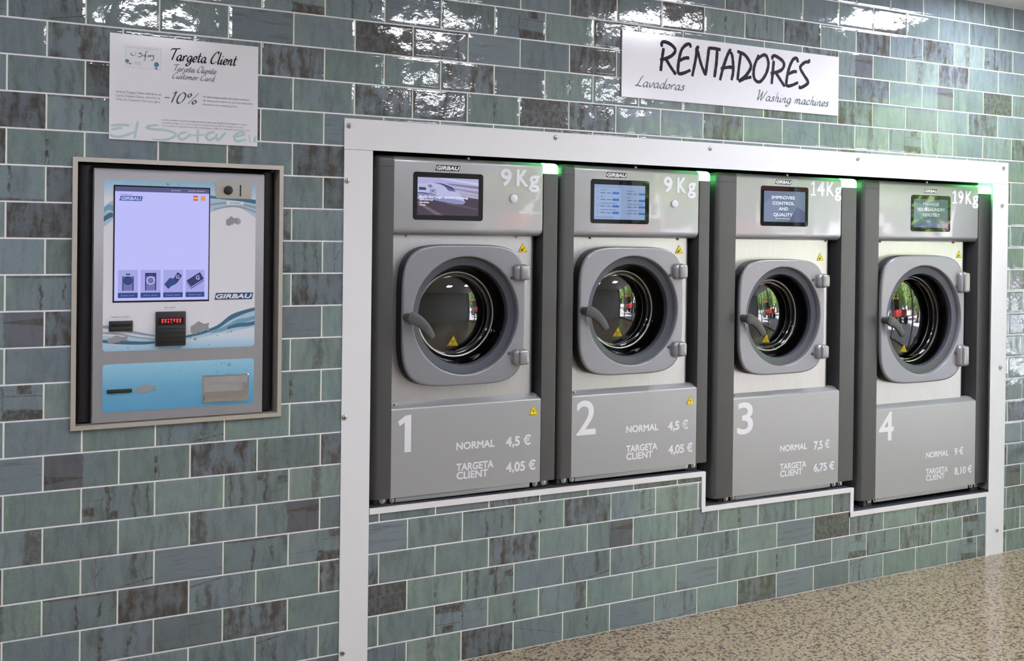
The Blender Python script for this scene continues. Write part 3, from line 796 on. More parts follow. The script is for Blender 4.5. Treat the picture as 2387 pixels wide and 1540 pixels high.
        mb.rect(x0 + .28 * W, x0 + .62 * W, z0 + .10 * H, z0 + .115 * H, w + .0008, M_scr_text)
    else:
        poly([(0, 0), (1, 0), (1, 1), (0, 1)], emit_mat('scr_sea', 92, 116, 124), 0)
        poly([(0, .2), (.25, .3), (.3, .8), (0, .9)], emit_mat('scr_sea_b', 118, 146, 152), 1)
        poly([(0, 0), (1, 0), (1, .12), (.4, .2), (0, .1)], emit_mat('scr_sea_c', 104, 116, 150), 1)
        for s, a, b, z in (('MANAGE', .26, .73, .775), ('YOUR LAUNDRY', .08, .91, .58), ('REMOTELY', .26, .76, .39)):
            text(mb, s, x0 + a * W, x0 + b * W, z0 + z * H, .115 * H, w + .0008, emit_mat('scr_dim_white', 205, 214, 220, 0.75), bold=.03)
    return mb.build('display', parent)

def round_rect(x0, x1, z0, z1, r, k=6):
    out = []
    for cx, cz, a in ((x1 - r, z1 - r, 0), (x0 + r, z1 - r, 1), (x0 + r, z0 + r, 2), (x1 - r, z0 + r, 3)):
        for i in range(k + 1):
            t = PI / 2 * (a + i / k); out.append((cx + r * math.cos(t), cz + r * math.sin(t)))
    return out

def machine(c):
    """c: measurements of one machine in metres; x0/x1 = ends of its control panel, zl/zt = foot and head of its lower panel"""
    x0, x1, zl, zt = c['x0'], c['x1'], c['zl'], c['zt']
    cl, cr = c['cl'], c['cr']                      # outer edges of the two dark columns
    zb = zl + 0.0                                  # column foot
    ZT = 1.7225
    WC = -0.028
    root = thing('washing_machine', c['label'], 'washing machine', ((x0 + x1) / 2, 0.45, ledge_top((x0 + x1) / 2)), 'coin laundry washing machines')
    dx, dz, dr = c['dx'], c['dz'], c['dr']         # porthole centre and ring radius
    # cabinet with a round opening
    mb = MB()
    hx0, hx1, hz0, hz1 = cl + 0.012, cr - 0.006, zl + 0.012, 1.70
    k = 96
    R = rect_ring(hx0, hx1, hz0, hz1, dx, dz)
    mb.rings([at_w(circ(dx, dz, dr * 1.12), -0.30), at_w(circ(dx, dz, dr * 1.12), -0.092), at_w(R, -0.092), at_w(R, -0.82)], M_black)
    mb.box(hx0, hx1, -0.83, -0.82, hz0, hz1, M_black)
    mb.build('cabinet', root)
    # columns with a rounded outer edge, their caps and the status light
    def colprof(xo, xi, r=0.02):
        s = 1 if xi > xo else -1
        pr = [(xi, -0.12), (xi, WC)]
        for i in range(7):
            t = PI / 2 * i / 6
            pr.append((xo + s * r - s * r * math.sin(t), WC - r + r * math.cos(t)))
        pr.append((xo, -0.12))
        return pr
    mb = MB(); mb.prism_z(colprof(cl, x0 - 0.0008), zb, 1.6852, M_col); mb.build('left_column', root)
    mb = MB(); mb.prism_z(colprof(cr, x1 + 0.0015, 0.006), zb + 0.001, 1.6852, M_col); mb.build('right_column', root)
    def cap(xo, xi, r, m, name, rz):
        s = 1 if xi > xo else -1
        mb = MB(); rs = []
        for j in range(7):
            t = PI / 2 * j / 6
            zz = 1.7235 - rz + rz * math.sin(t) if j else 1.6862
            ins = rz * (1 - math.cos(t))
            rs.append([V(x + (s * ins if abs(x - xo) < abs(x - xi) else 0), min(w, WC - ins * 0.8) if w > -0.11 else w, zz) for x, w in colprof(xo, xi, r)])
        mb.rings(rs[:1] + [[(a[0], a[1], 1.7235 - rz) for a in rs[0]]] + rs[1:], m, caps=(True, True))
        return mb.build(name, root)
    cap(cl, x0 - 0.0008, 0.02, M_col, 'column_cap', 0.016)
    li = cap(cr, x1 - c.get('lin', 0.0), 0.006, M_green, 'status_light', 0.018)
    li['label'] = 'glowing green status light on the top right corner'
    # control panel: rolled top and bottom edges
    pr = [(-0.115, 1.7238)]
    for i in range(9):
        t = PI / 2 * i / 8
        pr.append((WC - 0.020 + 0.020 * math.sin(t), 1.7040 + 0.0198 * math.cos(t)))
    for i in range(9):
        t = PI / 2 * i / 8
        pr.append((WC - 0.024 + 0.024 * math.cos(t), 1.4840 - 0.0240 * math.sin(t)))
    pr += [(-0.115, 1.4595)]
    mb = MB()
    ins = lambda d: [(w - d * 0.5 if w > -0.1 else w, z + (d if z < 1.49 else 0)) for w, z in pr]
    mb.rings([[V(x0, w, z) for w, z in pr], [V(x1 - 0.006, w, z) for w, z in pr], [V(x1 - 0.002, w, z) for w, z in ins(0.003)], [V(x1 + 0.001, w, z) for w, z in ins(0.009)]], M_panelg, caps=(True, True))
    cp = mb.build('control_panel', root, smooth=50)
    for s, a, b, z, cap_ in c['kg']:
        mb = MB(); text(mb, s, a, b, z, cap_, WC + 0.0006, M_let, bold=0.024)
        mb.build('capacity_lettering', cp)['label'] = 'white vinyl character of the load capacity'
    if 'knob' in c:
        mb = MB(); mb.disc(c['knob'], 1.5917, 0.0148, WC - 0.002, WC + 0.003, M_knob, 28, 0.0025); mb.build('button', cp)['label'] = 'round white button'
    badge(cp, c['bd'][0], c['bd'][1], c['bd'][2], c['bd'][2] + 0.0205, WC)
    for sx in c['ps']: mb = MB(); mb.disc(sx, 1.4562, 0.004, -0.072, -0.058, M_screw, 10, 0.001); mb.build('screw', cp)
    mb = MB(); mb.disc(x0 + (x1 - x0) * 0.49, 1.7262, 0.006, -0.05, -0.044, M_screw, 10, 0.001); mb.build('screw', cp)
    # touch screen
    b = c['bz']
    mb = MB(); mb.rings([at_w(round_rect(b[0], b[1], b[2], b[3], 0.010), w) for w in (WC - 0.003, WC + 0.001)] + [at_w(round_rect(b[0] + .0015, b[1] - .0015, b[2] + .0015, b[3] - .0015, 0.009), WC + 0.0022)], M_blackg, caps=(True, True))
    ts = mb.build('touch_screen', root)
    s_ = c['sc']
    display(c['pic'], ts, s_[0], s_[1], s_[2], s_[3], WC + 0.0026)
    # stainless front with a round opening and a rolled right edge
    mb = MB(); sx0, sx1 = x0 - 0.012, c['sx1']
    R = rect_ring(sx0, sx1 - 0.014, zt + 0.004, 1.4590, dx, dz)
    mb.rings([at_w(circ(dx, dz, dr * 1.06), -0.088), at_w(circ(dx, dz, dr * 1.06), -0.065), at_w(R, -0.065)], M_steel)
    pr = [(sx1 - 0.014, -0.065)] + [(sx1 - 0.014 + 0.014 * math.sin(PI / 2 * i / 6), -0.079 + 0.014 * math.cos(PI / 2 * i / 6)) for i in range(1, 7)] + [(sx1, -0.090), (sx1 - 0.014, -0.090)]
    mb.prism_z(pr, zt + 0.004, 1.4590, M_steel)
    fp = mb.build('front_plate', root)
    mb = MB(); t = c['tri']; triangle(mb, t[0], t[1], 0.041, 0.0355, -0.0643, 'hand'); mb.build('warning_sticker', fp)['label'] = 'yellow triangle with a hand'
    mb = MB(); mb.box(sx1 + 0.001, x1 + 0.001, -0.10, -0.0925, zt + 0.01, 1.458, M_black); mb.box(sx1 + 0.004, sx1 + 0.009, -0.094, -0.084, zt + 0.02, 1.455, M_rubber); mb.build('edge_seal', root)
    # lower panel: folded top with a slope, two screws
    mb = MB()
    pr = [(-0.058, zl), (WC - 0.0, zl), (WC, zt - 0.008)] + [(WC - 0.008 + 0.008 * math.cos(a), zt - 0.008 + 0.008 * math.sin(a)) for a in (0.3, 0.7, 1.05)] + [(-0.066, zt + 0.0135), (-0.089, zt + 0.0135), (-0.089, zl)]
    mb.rings([[V(x0, w, z) for w, z in pr], [V(x1, w, z) for w, z in pr]], M_panel, caps=(True, True))
    lp = mb.build('lower_panel', root, smooth=25)
    for sx in (x0 + 0.024, x1 - 0.010):
        mb = MB(); mb.disc(sx, zt + 0.0085, 0.0042, -0.06, -0.047, M_screw, 10, 0.002); mb.build('screw', lp)
    mb = MB(); text(mb, c['no'][0], c['no'][1], c['no'][2], c['no'][3], 0.1255, WC + 0.0006, M_let, bold=0.012); mb.build('number_lettering', lp)['label'] = 'large white machine number'
    for s, a, b2, z, cap_ in c['price']:
        mb = MB(); text(mb, s, a, b2, z, cap_, WC + 0.0006, M_let, bold=0.028)
        mb.build('price_lettering', lp)['label'] = 'white price lettering'
    if 'bolt' in c:
        mb = MB(); triangle(mb, c['bolt'][0], c['bolt'][1], 0.0415, 0.0365, WC + 0.0006, 'bolt'); mb.build('warning_sticker', lp)['label'] = 'yellow triangle with a lightning bolt'
    # kick strip and feet
    mb = MB(); mb.box(x0 + 0.020, x1 - 0.040, -0.060, -0.0325, zl - 0.0165, zl - 0.0005, M_panel, 0.001); mb.box(cl + 0.02, cr - 0.015, -0.20, -0.12, zl - 0.018, zl + 0.012, M_black); mb.build('kick_strip', root)
    for fx, s in ((x0 - 0.025, -1), (min(x1 + 0.022, c.get('fr', 9)), 1)):
        fz = ledge_top(fx)
        mb = MB(); mb.box(fx - 0.026, fx + 0.024, -0.075, -0.046, fz + 0.001, zl - 0.0005, M_col, 0.002); mb.box(fx - 0.028, fx + 0.026, -0.16, -0.052, fz + 0.0003, fz + 0.004, M_col)
        ft = mb.build('foot', root)
        for q in (0.0, -s * 0.036): mb = MB(); mb.disc(fx + q, zl - 0.0085, 0.0108, -0.046, -0.0385, M_screw, 18, 0.001); mb.disc(fx + q, zl - 0.0085, 0.0056, -0.040, -0.032, M_screw, 6); mb.build('bolt', ft)
    # drum behind the glass
    rd = dr * 1.18
    me = bpy.data.meshes.new('drum'); bm = bmesh.new(); uvl = bm.loops.layers.uv.new('drum')
    prof = [(rd, -0.125, .10), (rd, -0.46, .80), (rd * 0.3, -0.47, 1.1), (0.0006, -0.465, 1.25)]
    rows = [[bm.verts.new(V(dx + r * math.cos(2 * PI * i / 72), w, dz + r * math.sin(2 * PI * i / 72))) for i in range(72)] for r, w, v in prof]
    for a in range(len(prof) - 1):
        for i in range(72):
            f = bm.faces.new([rows[a][i], rows[a][(i + 1) % 72], rows[a + 1][(i + 1) % 72], rows[a + 1][i]]); f.smooth = True
            for lp_, (uu, vv) in zip(f.loops, ((i / 72, prof[a][2]), ((i + 1) / 72, prof[a][2]), ((i + 1) / 72, prof[a + 1][2]), (i / 72, prof[a + 1][2]))): lp_[uvl].uv = (uu, vv)
    o_ = Vector(ORG[root.name]); bmesh.ops.translate(bm, verts=bm.verts, vec=-o_)
    bm.to_mesh(me); bm.free(); me.materials.append(M_drum)
    d_ = bpy.data.objects.new('drum', me); C.objects.link(d_); d_.parent = root
    # door: shell with a dished round opening, dark back shell, ring, glass, handle, hinges
    ha, hb = c['dw'] / 2, c['dh'] / 2; cx, cz = c['dcx'], c['dcz']
    S = lambda f: even(superell(cx, cz, ha * f, hb * f), dx, dz)
    mb = MB()
    mb.rings([at_w(S(1.0), -0.024), at_w(S(1.0), -0.017), at_w(S(0.992), -0.0135), at_w(S(0.978), -0.012), at_w(S(0.970), -0.012), at_w(circ(dx, dz, dr * 1.02), -0.012), at_w(circ(dx, dz, dr * 1.008), -0.012), at_w(circ(dx, dz, dr * 0.996), -0.0128), at_w(circ(dx, dz, dr * 0.988), -0.0150), at_w(circ(dx, dz, dr * 0.980), -0.030), at_w(circ(dx, dz, dr * 0.980), -0.05), at_w(S(0.98), -0.05)], M_door)
    door = mb.build('door', root, smooth=40)
    mb = MB()
    mb.rings([at_w(S(0.985), -0.0238), at_w(S(1.004), -0.030), at_w(S(1.004), -0.064), at_w(circ(dx, dz, dr * 0.97), -0.064)], M_rubber); mb.build('back_shell', door)
    mb = MB(); mb.lathe(dx, dz, [(dr * 0.981, -0.0315), (dr * 0.974, -0.0295), (dr * 0.850, -0.0345), (dr * 0.842, -0.0365), (dr * 0.828, -0.050), (dr * 0.828, -0.06)], M_ring); mb.build('porthole_ring', door, smooth=25)
    rg = c['rg']
    mb = MB(); mb.lathe(dx, dz, [(dr * 0.828, -0.050), (dr * 0.79, -0.070), (rg + 0.012, -0.094), (rg + 0.003, -0.1005)], M_funnel).to_room(); mb.build('glass_bowl', door, smooth=60)
    mb = MB(); mb.lathe(dx, dz, [(rg + 0.0035, -0.100), (rg + 0.001, -0.0975), (rg - 0.0025, -0.0985), (rg - 0.003, -0.103), (rg + 0.002, -0.105)], M_rim); mb.build('glass_rim', door, smooth=60)
    mb = MB(); n = 14
    prof = [(rg + 0.001, -0.103), (rg - 0.001, -0.114), (rg - 0.004, -0.1195)]
    Rs = c.get('dome', 0.55)
    for i in range(n + 1):
        r = (rg - 0.008) * (1 - i / n)
        prof.append((max(r, 0.0005), -0.122 + (math.sqrt(Rs * Rs - r * r) - math.sqrt(Rs * Rs - (rg - 0.008) ** 2))))
    mb.lathe(dx, dz, prof, M_glass).to_room(); gl = mb.build('porthole_glass', door, smooth=60)
    mb = MB(); h = c['hot']
    sl = (-0.030 + 0.115) / 3.373
    triangle(mb, h[0] + sl * (h[0] + 1.489), h[1] + sl * (h[1] - 1.452), 0.0432, 0.0372, 0.0, 'hot')
    for v in mb.bm.verts:                       # laid on the domed glass
        r2 = (v.co.x - dx) ** 2 + (v.co.z - dz) ** 2
        v.co.y -= -0.1214 + (math.sqrt(Rs * Rs - r2) - math.sqrt(Rs * Rs - (rg - 0.008) ** 2))
    mb.build('warning_sticker', door)['label'] = 'yellow hot surface triangle'
    # lever
    hx, hz = cx - ha + 0.016, c['hz']
    mb = MB(); pts = []
    path = catmull([(hx, hz + 0.001), (hx + 0.026, hz - 0.010), (hx + 0.053, hz - 0.034), (hx + 0.073, hz - 0.064)], 6); n = len(path)
    rs = []
    for i, (px, pz) in enumerate(path):
        a, b_ = path[max(i - 1, 0)], path[min(i + 1, n - 1)]
        ddx, ddz = b_[0] - a[0], b_[1] - a[1]; l = math.hypot(ddx, ddz); nx, nz_ = -ddz / l, ddx / l
        t = i / (n - 1); hw = 0.0220 * (1 - t) + 0.0125 * t; th = 0.009; wc = 0.024 + 0.004 * t
        rs.append([V(px + nx * hw * math.cos(q), wc + th * (abs(math.sin(q)) ** 0.35) * (1 if math.sin(q) > 0 else -1), pz + nz_ * hw * math.cos(q) * 1.0) for q in [2 * PI * j / 16 for j in range(16)]])
    e = lambda ring, f: [tuple(Vector(p) * f + sum((Vector(q) for q in ring), Vector()) / len(ring) * (1 - f)) for p in ring]
    first = e(rs[0], 0.55); last = e(rs[-1], 0.55)
    d0 = Vector((path[0][0] - path[1][0], 0, path[0][1] - path[1][1])).normalized() * 0.012
    d1 = Vector((path[-1][0] - path[-2][0], 0, path[-1][1] - path[-2][1])).normalized() * 0.006
    first = [tuple(Vector(p) + d0) for p in first]; last = [tuple(Vector(p) + d1) for p in last]
    mb.rings([first] + rs + [last], M_hand, caps=(True, True))
    mb.disc(hx + 0.001, hz, 0.0155, -0.0125, 0.022, M_hand, 24)
    mb.disc(hx + 0.001, hz, 0.0085, 0.030, 0.0318, M_hand, 20)
    mb.build('handle', door, smooth=45)['label'] = 'dark grey lever handle'
    # hinge covers and plugs
    for (hz0, hz1) in c['hinge']:
        ex = cx + ha
        mb = MB()
        mb.rings([at_w(round_rect(ex - 0.054 + q, ex + 0.003 - q * .2, hz0 - 0.004 + q, hz1 + 0.004 - q, 0.016 - q * 0.6), w) for q, w in ((0, -0.014), (0.0, -0.006), (0.003, 0.003), (0.010, 0.008), (0.016, 0.0085))], M_hinge, caps=(True, True))
        mb.rings([at_w(round_rect(ex - 0.037 + q, ex + 0.001 - q, hz0 + q, hz1 - q, 0.008), w) for q, w in ((0, -0.04), (0, 0.012), (0.002, 0.016), (0.006, 0.018))], M_hinge, caps=(True, True))
        mb.build('hinge_cover', door, smooth=50)
    for px, pz in c['plug']:
        mb = MB(); mb.disc(px, pz, 0.0062, -0.0125, -0.0095, M_col, 16, 0.0008); mb.build('plug', door)
    return root

def kg(xs, z=1.6355):
    return [(s, a, b, z, 0.0605) for s, a, b in xs]
def prices(x, zn, n, zc, cap=0.0258):
    t = [('NORMAL', x, x + 0.1505, zn, cap), ('TARGETA', x + 0.001, x + 0.1465, zc + 0.0290, cap), ('CLIENT', x + 0.002, x + 0.125, zc, cap)]
    return t + n

machine(dict(label='washing machine numbered one, leftmost, with a train picture on its screen', x0=-0.0507, x1=0.5290, zl=0.5785, zt=0.8790, cl=-0.118, cr=0.5925,
    dx=0.2188, dz=1.1835, dr=0.2055, rg=0.148, dcx=0.2153, dcz=1.1853, dw=0.4745, dh=0.4830, hz=1.1835, hot=(0.1745, 1.0800, -0.030),
    kg=kg([('9', .3538, .3977), ('K', .4176, .4646)]) + [('g', .4672, .5124, 1.6355, .0605)], knob=0.4068, bd=(0.0995, 0.1950, 1.6782), ps=(0.012, 0.44),
    bz=(0.0187, 0.2843, 1.5100, 1.6720), sc=(0.0338, 0.2650, 1.5271, 1.6545), pic='train', sx1=0.5165, tri=(0.4672, 1.4012), bolt=(0.4984, 0.8198),
    no=('1', -0.0262, 0.0215, 0.7285), price=prices(0.1920, 0.7195, [('4,5 €', 0.3867, 0.4888, 0.7150, 0.0345), ('4,05 €', 0.3885, 0.5097, 0.6240, 0.0345)], 0.6180),
    hinge=((1.3060, 1.3575), (1.0070, 1.0590)), plug=((0.3946, 1.3125), (0.3871, 1.0471))))
machine(dict(label='washing machine numbered two, 9 Kg, with a pale blue programme list on its screen', fr=1.2350, x0=0.6615, x1=1.2390, zl=0.5790, zt=0.8790, cl=0.6030, cr=1.2945,
    dx=0.9215, dz=1.1850, dr=0.2075, rg=0.1475, dcx=0.9165, dcz=1.1850, dw=0.4735, dh=0.4780, hz=1.1900, hot=(0.8590, 1.0895, -0.030),
    kg=kg([('9', 1.0655, 1.1064), ('K', 1.1299, 1.1726)], 1.6345) + [('g', 1.1800, 1.2212, 1.6345, .0605)], knob=1.1184, bd=(0.7980, 0.8945, 1.6815), ps=(0.756, 1.165),
    bz=(0.7324, 0.9974, 1.5108, 1.6742), sc=(0.7463, 0.9769, 1.5263, 1.6552), pic='list', sx1=1.2215, tri=(1.1715, 1.3995), bolt=(1.2075, 0.8120),
    no=('2', 0.6816, 0.7665, 0.7310), price=prices(0.9044, 0.7243, [('4,5 €', 1.1004, 1.1979, 0.7185, 0.0340), ('4,05 €', 1.1040, 1.2218, 0.6270, 0.0340)], 0.6218),
    hinge=((1.3055, 1.3590), (1.0075, 1.0600)), plug=((1.0895, 1.3169), (1.0870, 1.0427))))
machine(dict(label='washing machine numbered three, 14 Kg, standing on the middle ledge', x0=1.4270, x1=2.0080, zl=0.4295, zt=0.8230, cl=1.3270, cr=2.0980,
    dx=1.6740, dz=1.1450, dr=0.2045, rg=0.1465, dcx=1.6690, dcz=1.1430, dw=0.4630, dh=0.4680, hz=1.1440, hot=(1.5945, 1.0400, -0.030),
    kg=kg([('1', 1.8299, 1.8583), ('4', 1.8630, 1.9060), ('K', 1.9171, 1.9616)], 1.6448) + [('g', 1.9640, 2.0050, 1.6448, .0585)], bd=(1.6300, 1.7215, 1.6850), ps=(1.445, 1.955),
    bz=(1.5548, 1.8148, 1.5147, 1.6775), sc=(1.5702, 1.7955, 1.5318, 1.6578), pic='control', sx1=1.9765, tri=(1.9225, 1.3719),
    no=('3', 1.4460, 1.5295, 0.6760), price=prices(1.6770, 0.5872, [('7,5 €', 1.8653, 1.9562, 0.5807, 0.0350), ('6,75 €', 1.8668, 1.9844, 0.4875, 0.0335)], 0.4834),
    hinge=((1.2634, 1.3150), (0.9670, 1.0205)), plug=((1.8329, 1.2931), (1.8333, 0.9857))))
machine(dict(label='washing machine numbered four, 19 Kg, rightmost, with the largest porthole', x0=2.2335, x1=2.8855, zl=0.3345, zt=0.7255, cl=2.1330, cr=2.9760,
    dx=2.5115, dz=1.1085, dr=0.2450, rg=0.1935, dome=0.9, dcx=2.5063, dcz=1.1130, dw=0.5427, dh=0.5670, hz=1.1150, hot=(2.3995, 0.9690, -0.030),
    kg=kg([('1', 2.7028, 2.7367), ('9', 2.7425, 2.7781), ('K', 2.7928, 2.8372)], 1.6345) + [('g', 2.8410, 2.8823, 1.6345, .0600)], bd=(2.5135, 2.6065, 1.6765), ps=(2.28, 2.76),
    bz=(2.4328, 2.6911, 1.5048, 1.6670), sc=(2.4475, 2.6712, 1.5222, 1.6490), pic='manage', sx1=2.8385, tri=(2.7995, 1.3857),
    no=('4', 2.2512, 2.3424, 0.5835), price=prices(2.5522, 0.4845, [('9 €', 2.7420, 2.8023, 0.4811, 0.0330), ('8,10 €', 2.7440, 2.8634, 0.3914, 0.0330)], 0.3812),
    hinge=((1.2310, 1.3190), (0.8950, 0.9848)), plug=((2.7198, 1.2563), (2.7189, 0.9533))))

# ------------------------------------------------------------------ white steel surround of the machines
root = thing('steel_surround', 'white screwed steel frame around the four washing machines', 'frame', (1.40, 0, 0))
mb = MB(); mb.box(-0.2400, 3.0500, 0.0015, 0.0050, 1.7325, 1.8325, M_white, 0.0008, 1); mb.build('top_plate', root)
mb = MB(); mb.box(-0.2392, -0.1400, 0.0015, 0.0046, 0.0005, 1.7317, M_white, 0.0008, 1); mb.build('side_plate', root)
mb = MB(); mb.box(2.9430, 3.0530, 0.0015, 0.0046, 0.0005, 1.7317, M_white, 0.0008, 1); mb.build('side_plate', root)
for x, z in ((-0.224, 1.808), (0.558, 1.813), (1.263, 1.810), (2.064, 1.807), (3.012, 1.807), (-0.235 + 0.006, 1.630), (-0.230, 0.867), (-0.227, 0.105), (3.006, 1.632), (3.011, 0.876), (3.004, 0.114)):
    mb = MB(); n = 20
    mb.disc(x, z, 0.0085, 0.0035, 0.0085, M_screw, n, 0.002)
    mb.box(x - 0.0075, x + 0.0075, 0.0104, 0.0108, z - 0.0008, z + 0.0008, M_black)
    mb.box(x - 0.0008, x + 0.0008, 0.0104, 0.0108, z - 0.0075, z + 0.0075, M_black)
    mb.build('screw', root)

# ------------------------------------------------------------------ wall signs
def sign_board(name, label, x0, x1, z0, z1, w):
    r = thing(name, label, 'sign', ((x0 + x1) / 2, 0, (z0 + z1) / 2))
    mb = MB(); mb.box(x0, x1, 0.0022, w, z0, z1, M_sign, 0.0006, 1); mb.build('board', r)
    return r
r = sign_board('wall_sign', 'wide white sign with RENTADORES in charcoal brush letters', 0.8390, 1.9435, 1.9805, 2.2275, 0.008)
random.seed(3)
RENT = [[(1.0294, 2.1778), (1.0226, 2.1368), (1.0169, 2.0897)], [(1.0219, 2.1815), (1.0198, 2.1933), (1.0308, 2.2018), (1.0627, 2.1948), (1.0846, 2.1763), (1.0727, 2.1564), (1.0449, 2.1407), (1.0125, 2.1314)], [(1.0412, 2.1366), (1.0641, 2.1087), (1.089, 2.0826)], [(1.1585, 2.1916), (1.1535, 2.204), (1.1359, 2.2), (1.1148, 2.1791), (1.1022, 2.1365), (1.0997, 2.0918), (1.121, 2.0898), (1.1589, 2.1056)], [(1.1037, 2.1359), (1.1296, 2.1484), (1.1524, 2.1516)], [(1.1998, 2.1986), (1.1873, 2.1906), (1.185, 2.1592), (1.1675, 2.0824)], [(1.1902, 2.1893), (1.2091, 2.1347), (1.2316, 2.0927)], [(1.2317, 2.0908), (1.2405, 2.1451), (1.2483, 2.2033)], [(1.2504, 2.1989), (1.2788, 2.1993), (1.3061, 2.1973)], [(1.2887, 2.1975), (1.2857, 2.1453), (1.2768, 2.0876)], [(1.3573, 2.2052), (1.3412, 2.1812), (1.3197, 2.129), (1.3046, 2.0783)], [(1.3435, 2.1931), (1.3611, 2.187), (1.3693, 2.1527), (1.3699, 2.1139), (1.3624, 2.083)], [(1.3073, 2.1233), (1.3396, 2.1315), (1.3736, 2.1356)], [(1.408, 2.1894), (1.3989, 2.132), (1.3931, 2.0855)], [(1.3896, 2.1993), (1.4294, 2.1886), (1.4565, 2.1605), (1.46, 2.1392), (1.4359, 2.1078), (1.3983, 2.082)], [(1.3998, 2.0814), (1.4311, 2.0956), (1.4642, 2.1042)], [(1.5013, 2.196), (1.4789, 2.1468), (1.477, 2.1073), (1.4918, 2.0896), (1.5135, 2.0913), (1.5416, 2.1245), (1.5529, 2.1651), (1.5403, 2.1957), (1.5195, 2.1946), (1.4862, 2.171)], [(1.581, 2.1796), (1.5766, 2.1314), (1.5712, 2.0848)], [(1.5747, 2.183), (1.5734, 2.194), (1.5891, 2.1994), (1.6276, 2.1837), (1.636, 2.1645), (1.6177, 2.1429), (1.5651, 2.1265)], [(1.5925, 2.1328), (1.6184, 2.105), (1.6418, 2.08)], [(1.7116, 2.184), (1.7058, 2.1996), (1.6864, 2.1951), (1.6666, 2.1631), (1.6539, 2.1219), (1.6519, 2.0864), (1.6776, 2.0877), (1.7141, 2.1027)], [(1.658, 2.1315), (1.6874, 2.144), (1.7068, 2.1457)], [(1.7735, 2.203), (1.7715, 2.1918), (1.7518, 2.1888), (1.7302, 2.1735), (1.7261, 2.1594), (1.7474, 2.1337), (1.7687, 2.1091), (1.7536, 2.0937), (1.7238, 2.0808), (1.7252, 2.0906)]]
mb = MB()
for j, st in enumerate(RENT): stroke(mb, st, 0.0135, 0.0084 + j * 0.00003, M_brush, rough=0.10, taper=0.85)
mb.build('brush_lettering', r)['label'] = 'charcoal brush lettering'
mb = MB()
script(mb, 'Lavadoras', 0.9013, 1.1320, 2.0245, 0.0400, 0.0086, mat('blue_grey_ink', srgb(72, 92, 104), 0.4), 0.16)
mb.build('script_lettering', r); mb = MB()
script(mb, 'Washing machines', 1.4987, 1.8862, 2.0155, 0.0400, 0.0086, mat('blue_grey_ink', srgb(72, 92, 104), 0.4), 0.16)
mb.build('script_lettering', r)

r = sign_board('poster_board', 'white customer card sign above the payment kiosk', -0.9600, -0.5235, 1.7250, 2.0335, 0.006)
W_ = 0.0066
mb = MB()
script(mb, 'Targeta Client', -0.7868, -0.5884, 1.9690, 0.0360, W_, M_brush, 0.15)
mb.build('script_lettering', r)
mb = MB(); gi = mat('grey_script_ink', srgb(96, 104, 122), 0.4)
script(mb, 'Tarjeta Cliente', -0.7780, -0.6530, 1.9375, 0.0200, W_, gi, 0.15); mb.build('script_lettering', r); mb = MB(); script(mb, 'Customer Card', -0.7815, -0.6553, 1.9150, 0.0185, W_, gi, 0.16); mb.build('script_lettering', r); mb = MB()
script(mb, '-10%', -0.8037, -0.7046, 1.8420, 0.0340, W_, mat('dark_teal_ink', srgb(52, 70, 88), 0.4), 0.16)
mb.build('script_lettering', r)
mb = MB(); g2 = mat('fine_print_grey', srgb(120, 118, 130), 0.5); g3 = mat('fine_print_dark', srgb(96, 94, 106), 0.5)
for s, a, b, z, c, m in (('Amb la Targeta Client obtindreu un', -.9421, -.8136, 1.8610, .0062, g3), ('Con la Tarjeta Cliente obtendrá un', -.9420, -.8171, 1.8500, .0062, g2), ('With the Customer Card you get a', -.9419, -.8170, 1.8390, .0062, g2),
        ('de descompte sobre els preus indicats.', -.6911, -.5497, 1.8645, .0058, g3), ('de descuento sobre los precios indicados.', -.6910, -.5392, 1.8532, .0058, g2), ('discount over existing prices.', -.6914, -.5870, 1.8415, .0058, g2),
        ('La pots aconseguir a la central de pagament amb un saldo inicial de 20€. És recarregable i no caduca.', -.8116, -.5554, 1.7885, .0042, g3), ('La puedes conseguir en la central de pago con un saldo inicial de 20€. Es recargable y no caduca.', -.8115, -.5657, 1.7797, .0042, g2), ('You can obtain it at payment centre with an initial balance of 20€. It is rechargeable and does not expire.', -.8115, -.5461, 1.7711, .0042, g2)):
    mb = MB(); text(mb, s, a, b, z, c, W_, m, bold=0.0); mb.build('fine_print', r)
ELS = [[(-0.9563, 1.7648), (-0.9309, 1.7676), (-0.9029, 1.7681)], [(-0.9539, 1.7529), (-0.9377, 1.7567), (-0.9227, 1.7596)], [(-0.9583, 1.7381), (-0.9421, 1.7329), (-0.919, 1.7359), (-0.8863, 1.7507)], [(-0.8796, 1.7818), (-0.8852, 1.752), (-0.8897, 1.731)], [(-0.82, 1.7736), (-0.8439, 1.7705), (-0.8545, 1.7637), (-0.8343, 1.7604), (-0.8006, 1.7595), (-0.7714, 1.7512), (-0.781, 1.7382), (-0.81, 1.7302), (-0.8376, 1.7321)], [(-0.7372, 1.7569), (-0.7556, 1.7534), (-0.7628, 1.7417), (-0.7517, 1.7344), (-0.7334, 1.7459), (-0.7273, 1.7538)], [(-0.7052, 1.7676), (-0.7062, 1.7499), (-0.7055, 1.7286)], [(-0.7322, 1.7472), (-0.6851, 1.7524)], [(-0.6551, 1.763), (-0.6726, 1.7582), (-0.6813, 1.7463), (-0.6699, 1.7373), (-0.6524, 1.7479), (-0.6474, 1.7571)], [(-0.6512, 1.7581), (-0.646, 1.7381), (-0.6221, 1.7636)], [(-0.5964, 1.7498), (-0.5656, 1.7605), (-0.576, 1.767), (-0.5952, 1.7537), (-0.5886, 1.7387), (-0.5577, 1.7455)], [(-0.55, 1.7613), (-0.5466, 1.7358)], [(-0.5265, 1.7575), (-0.5337, 1.7455), (-0.5268, 1.7389)]]
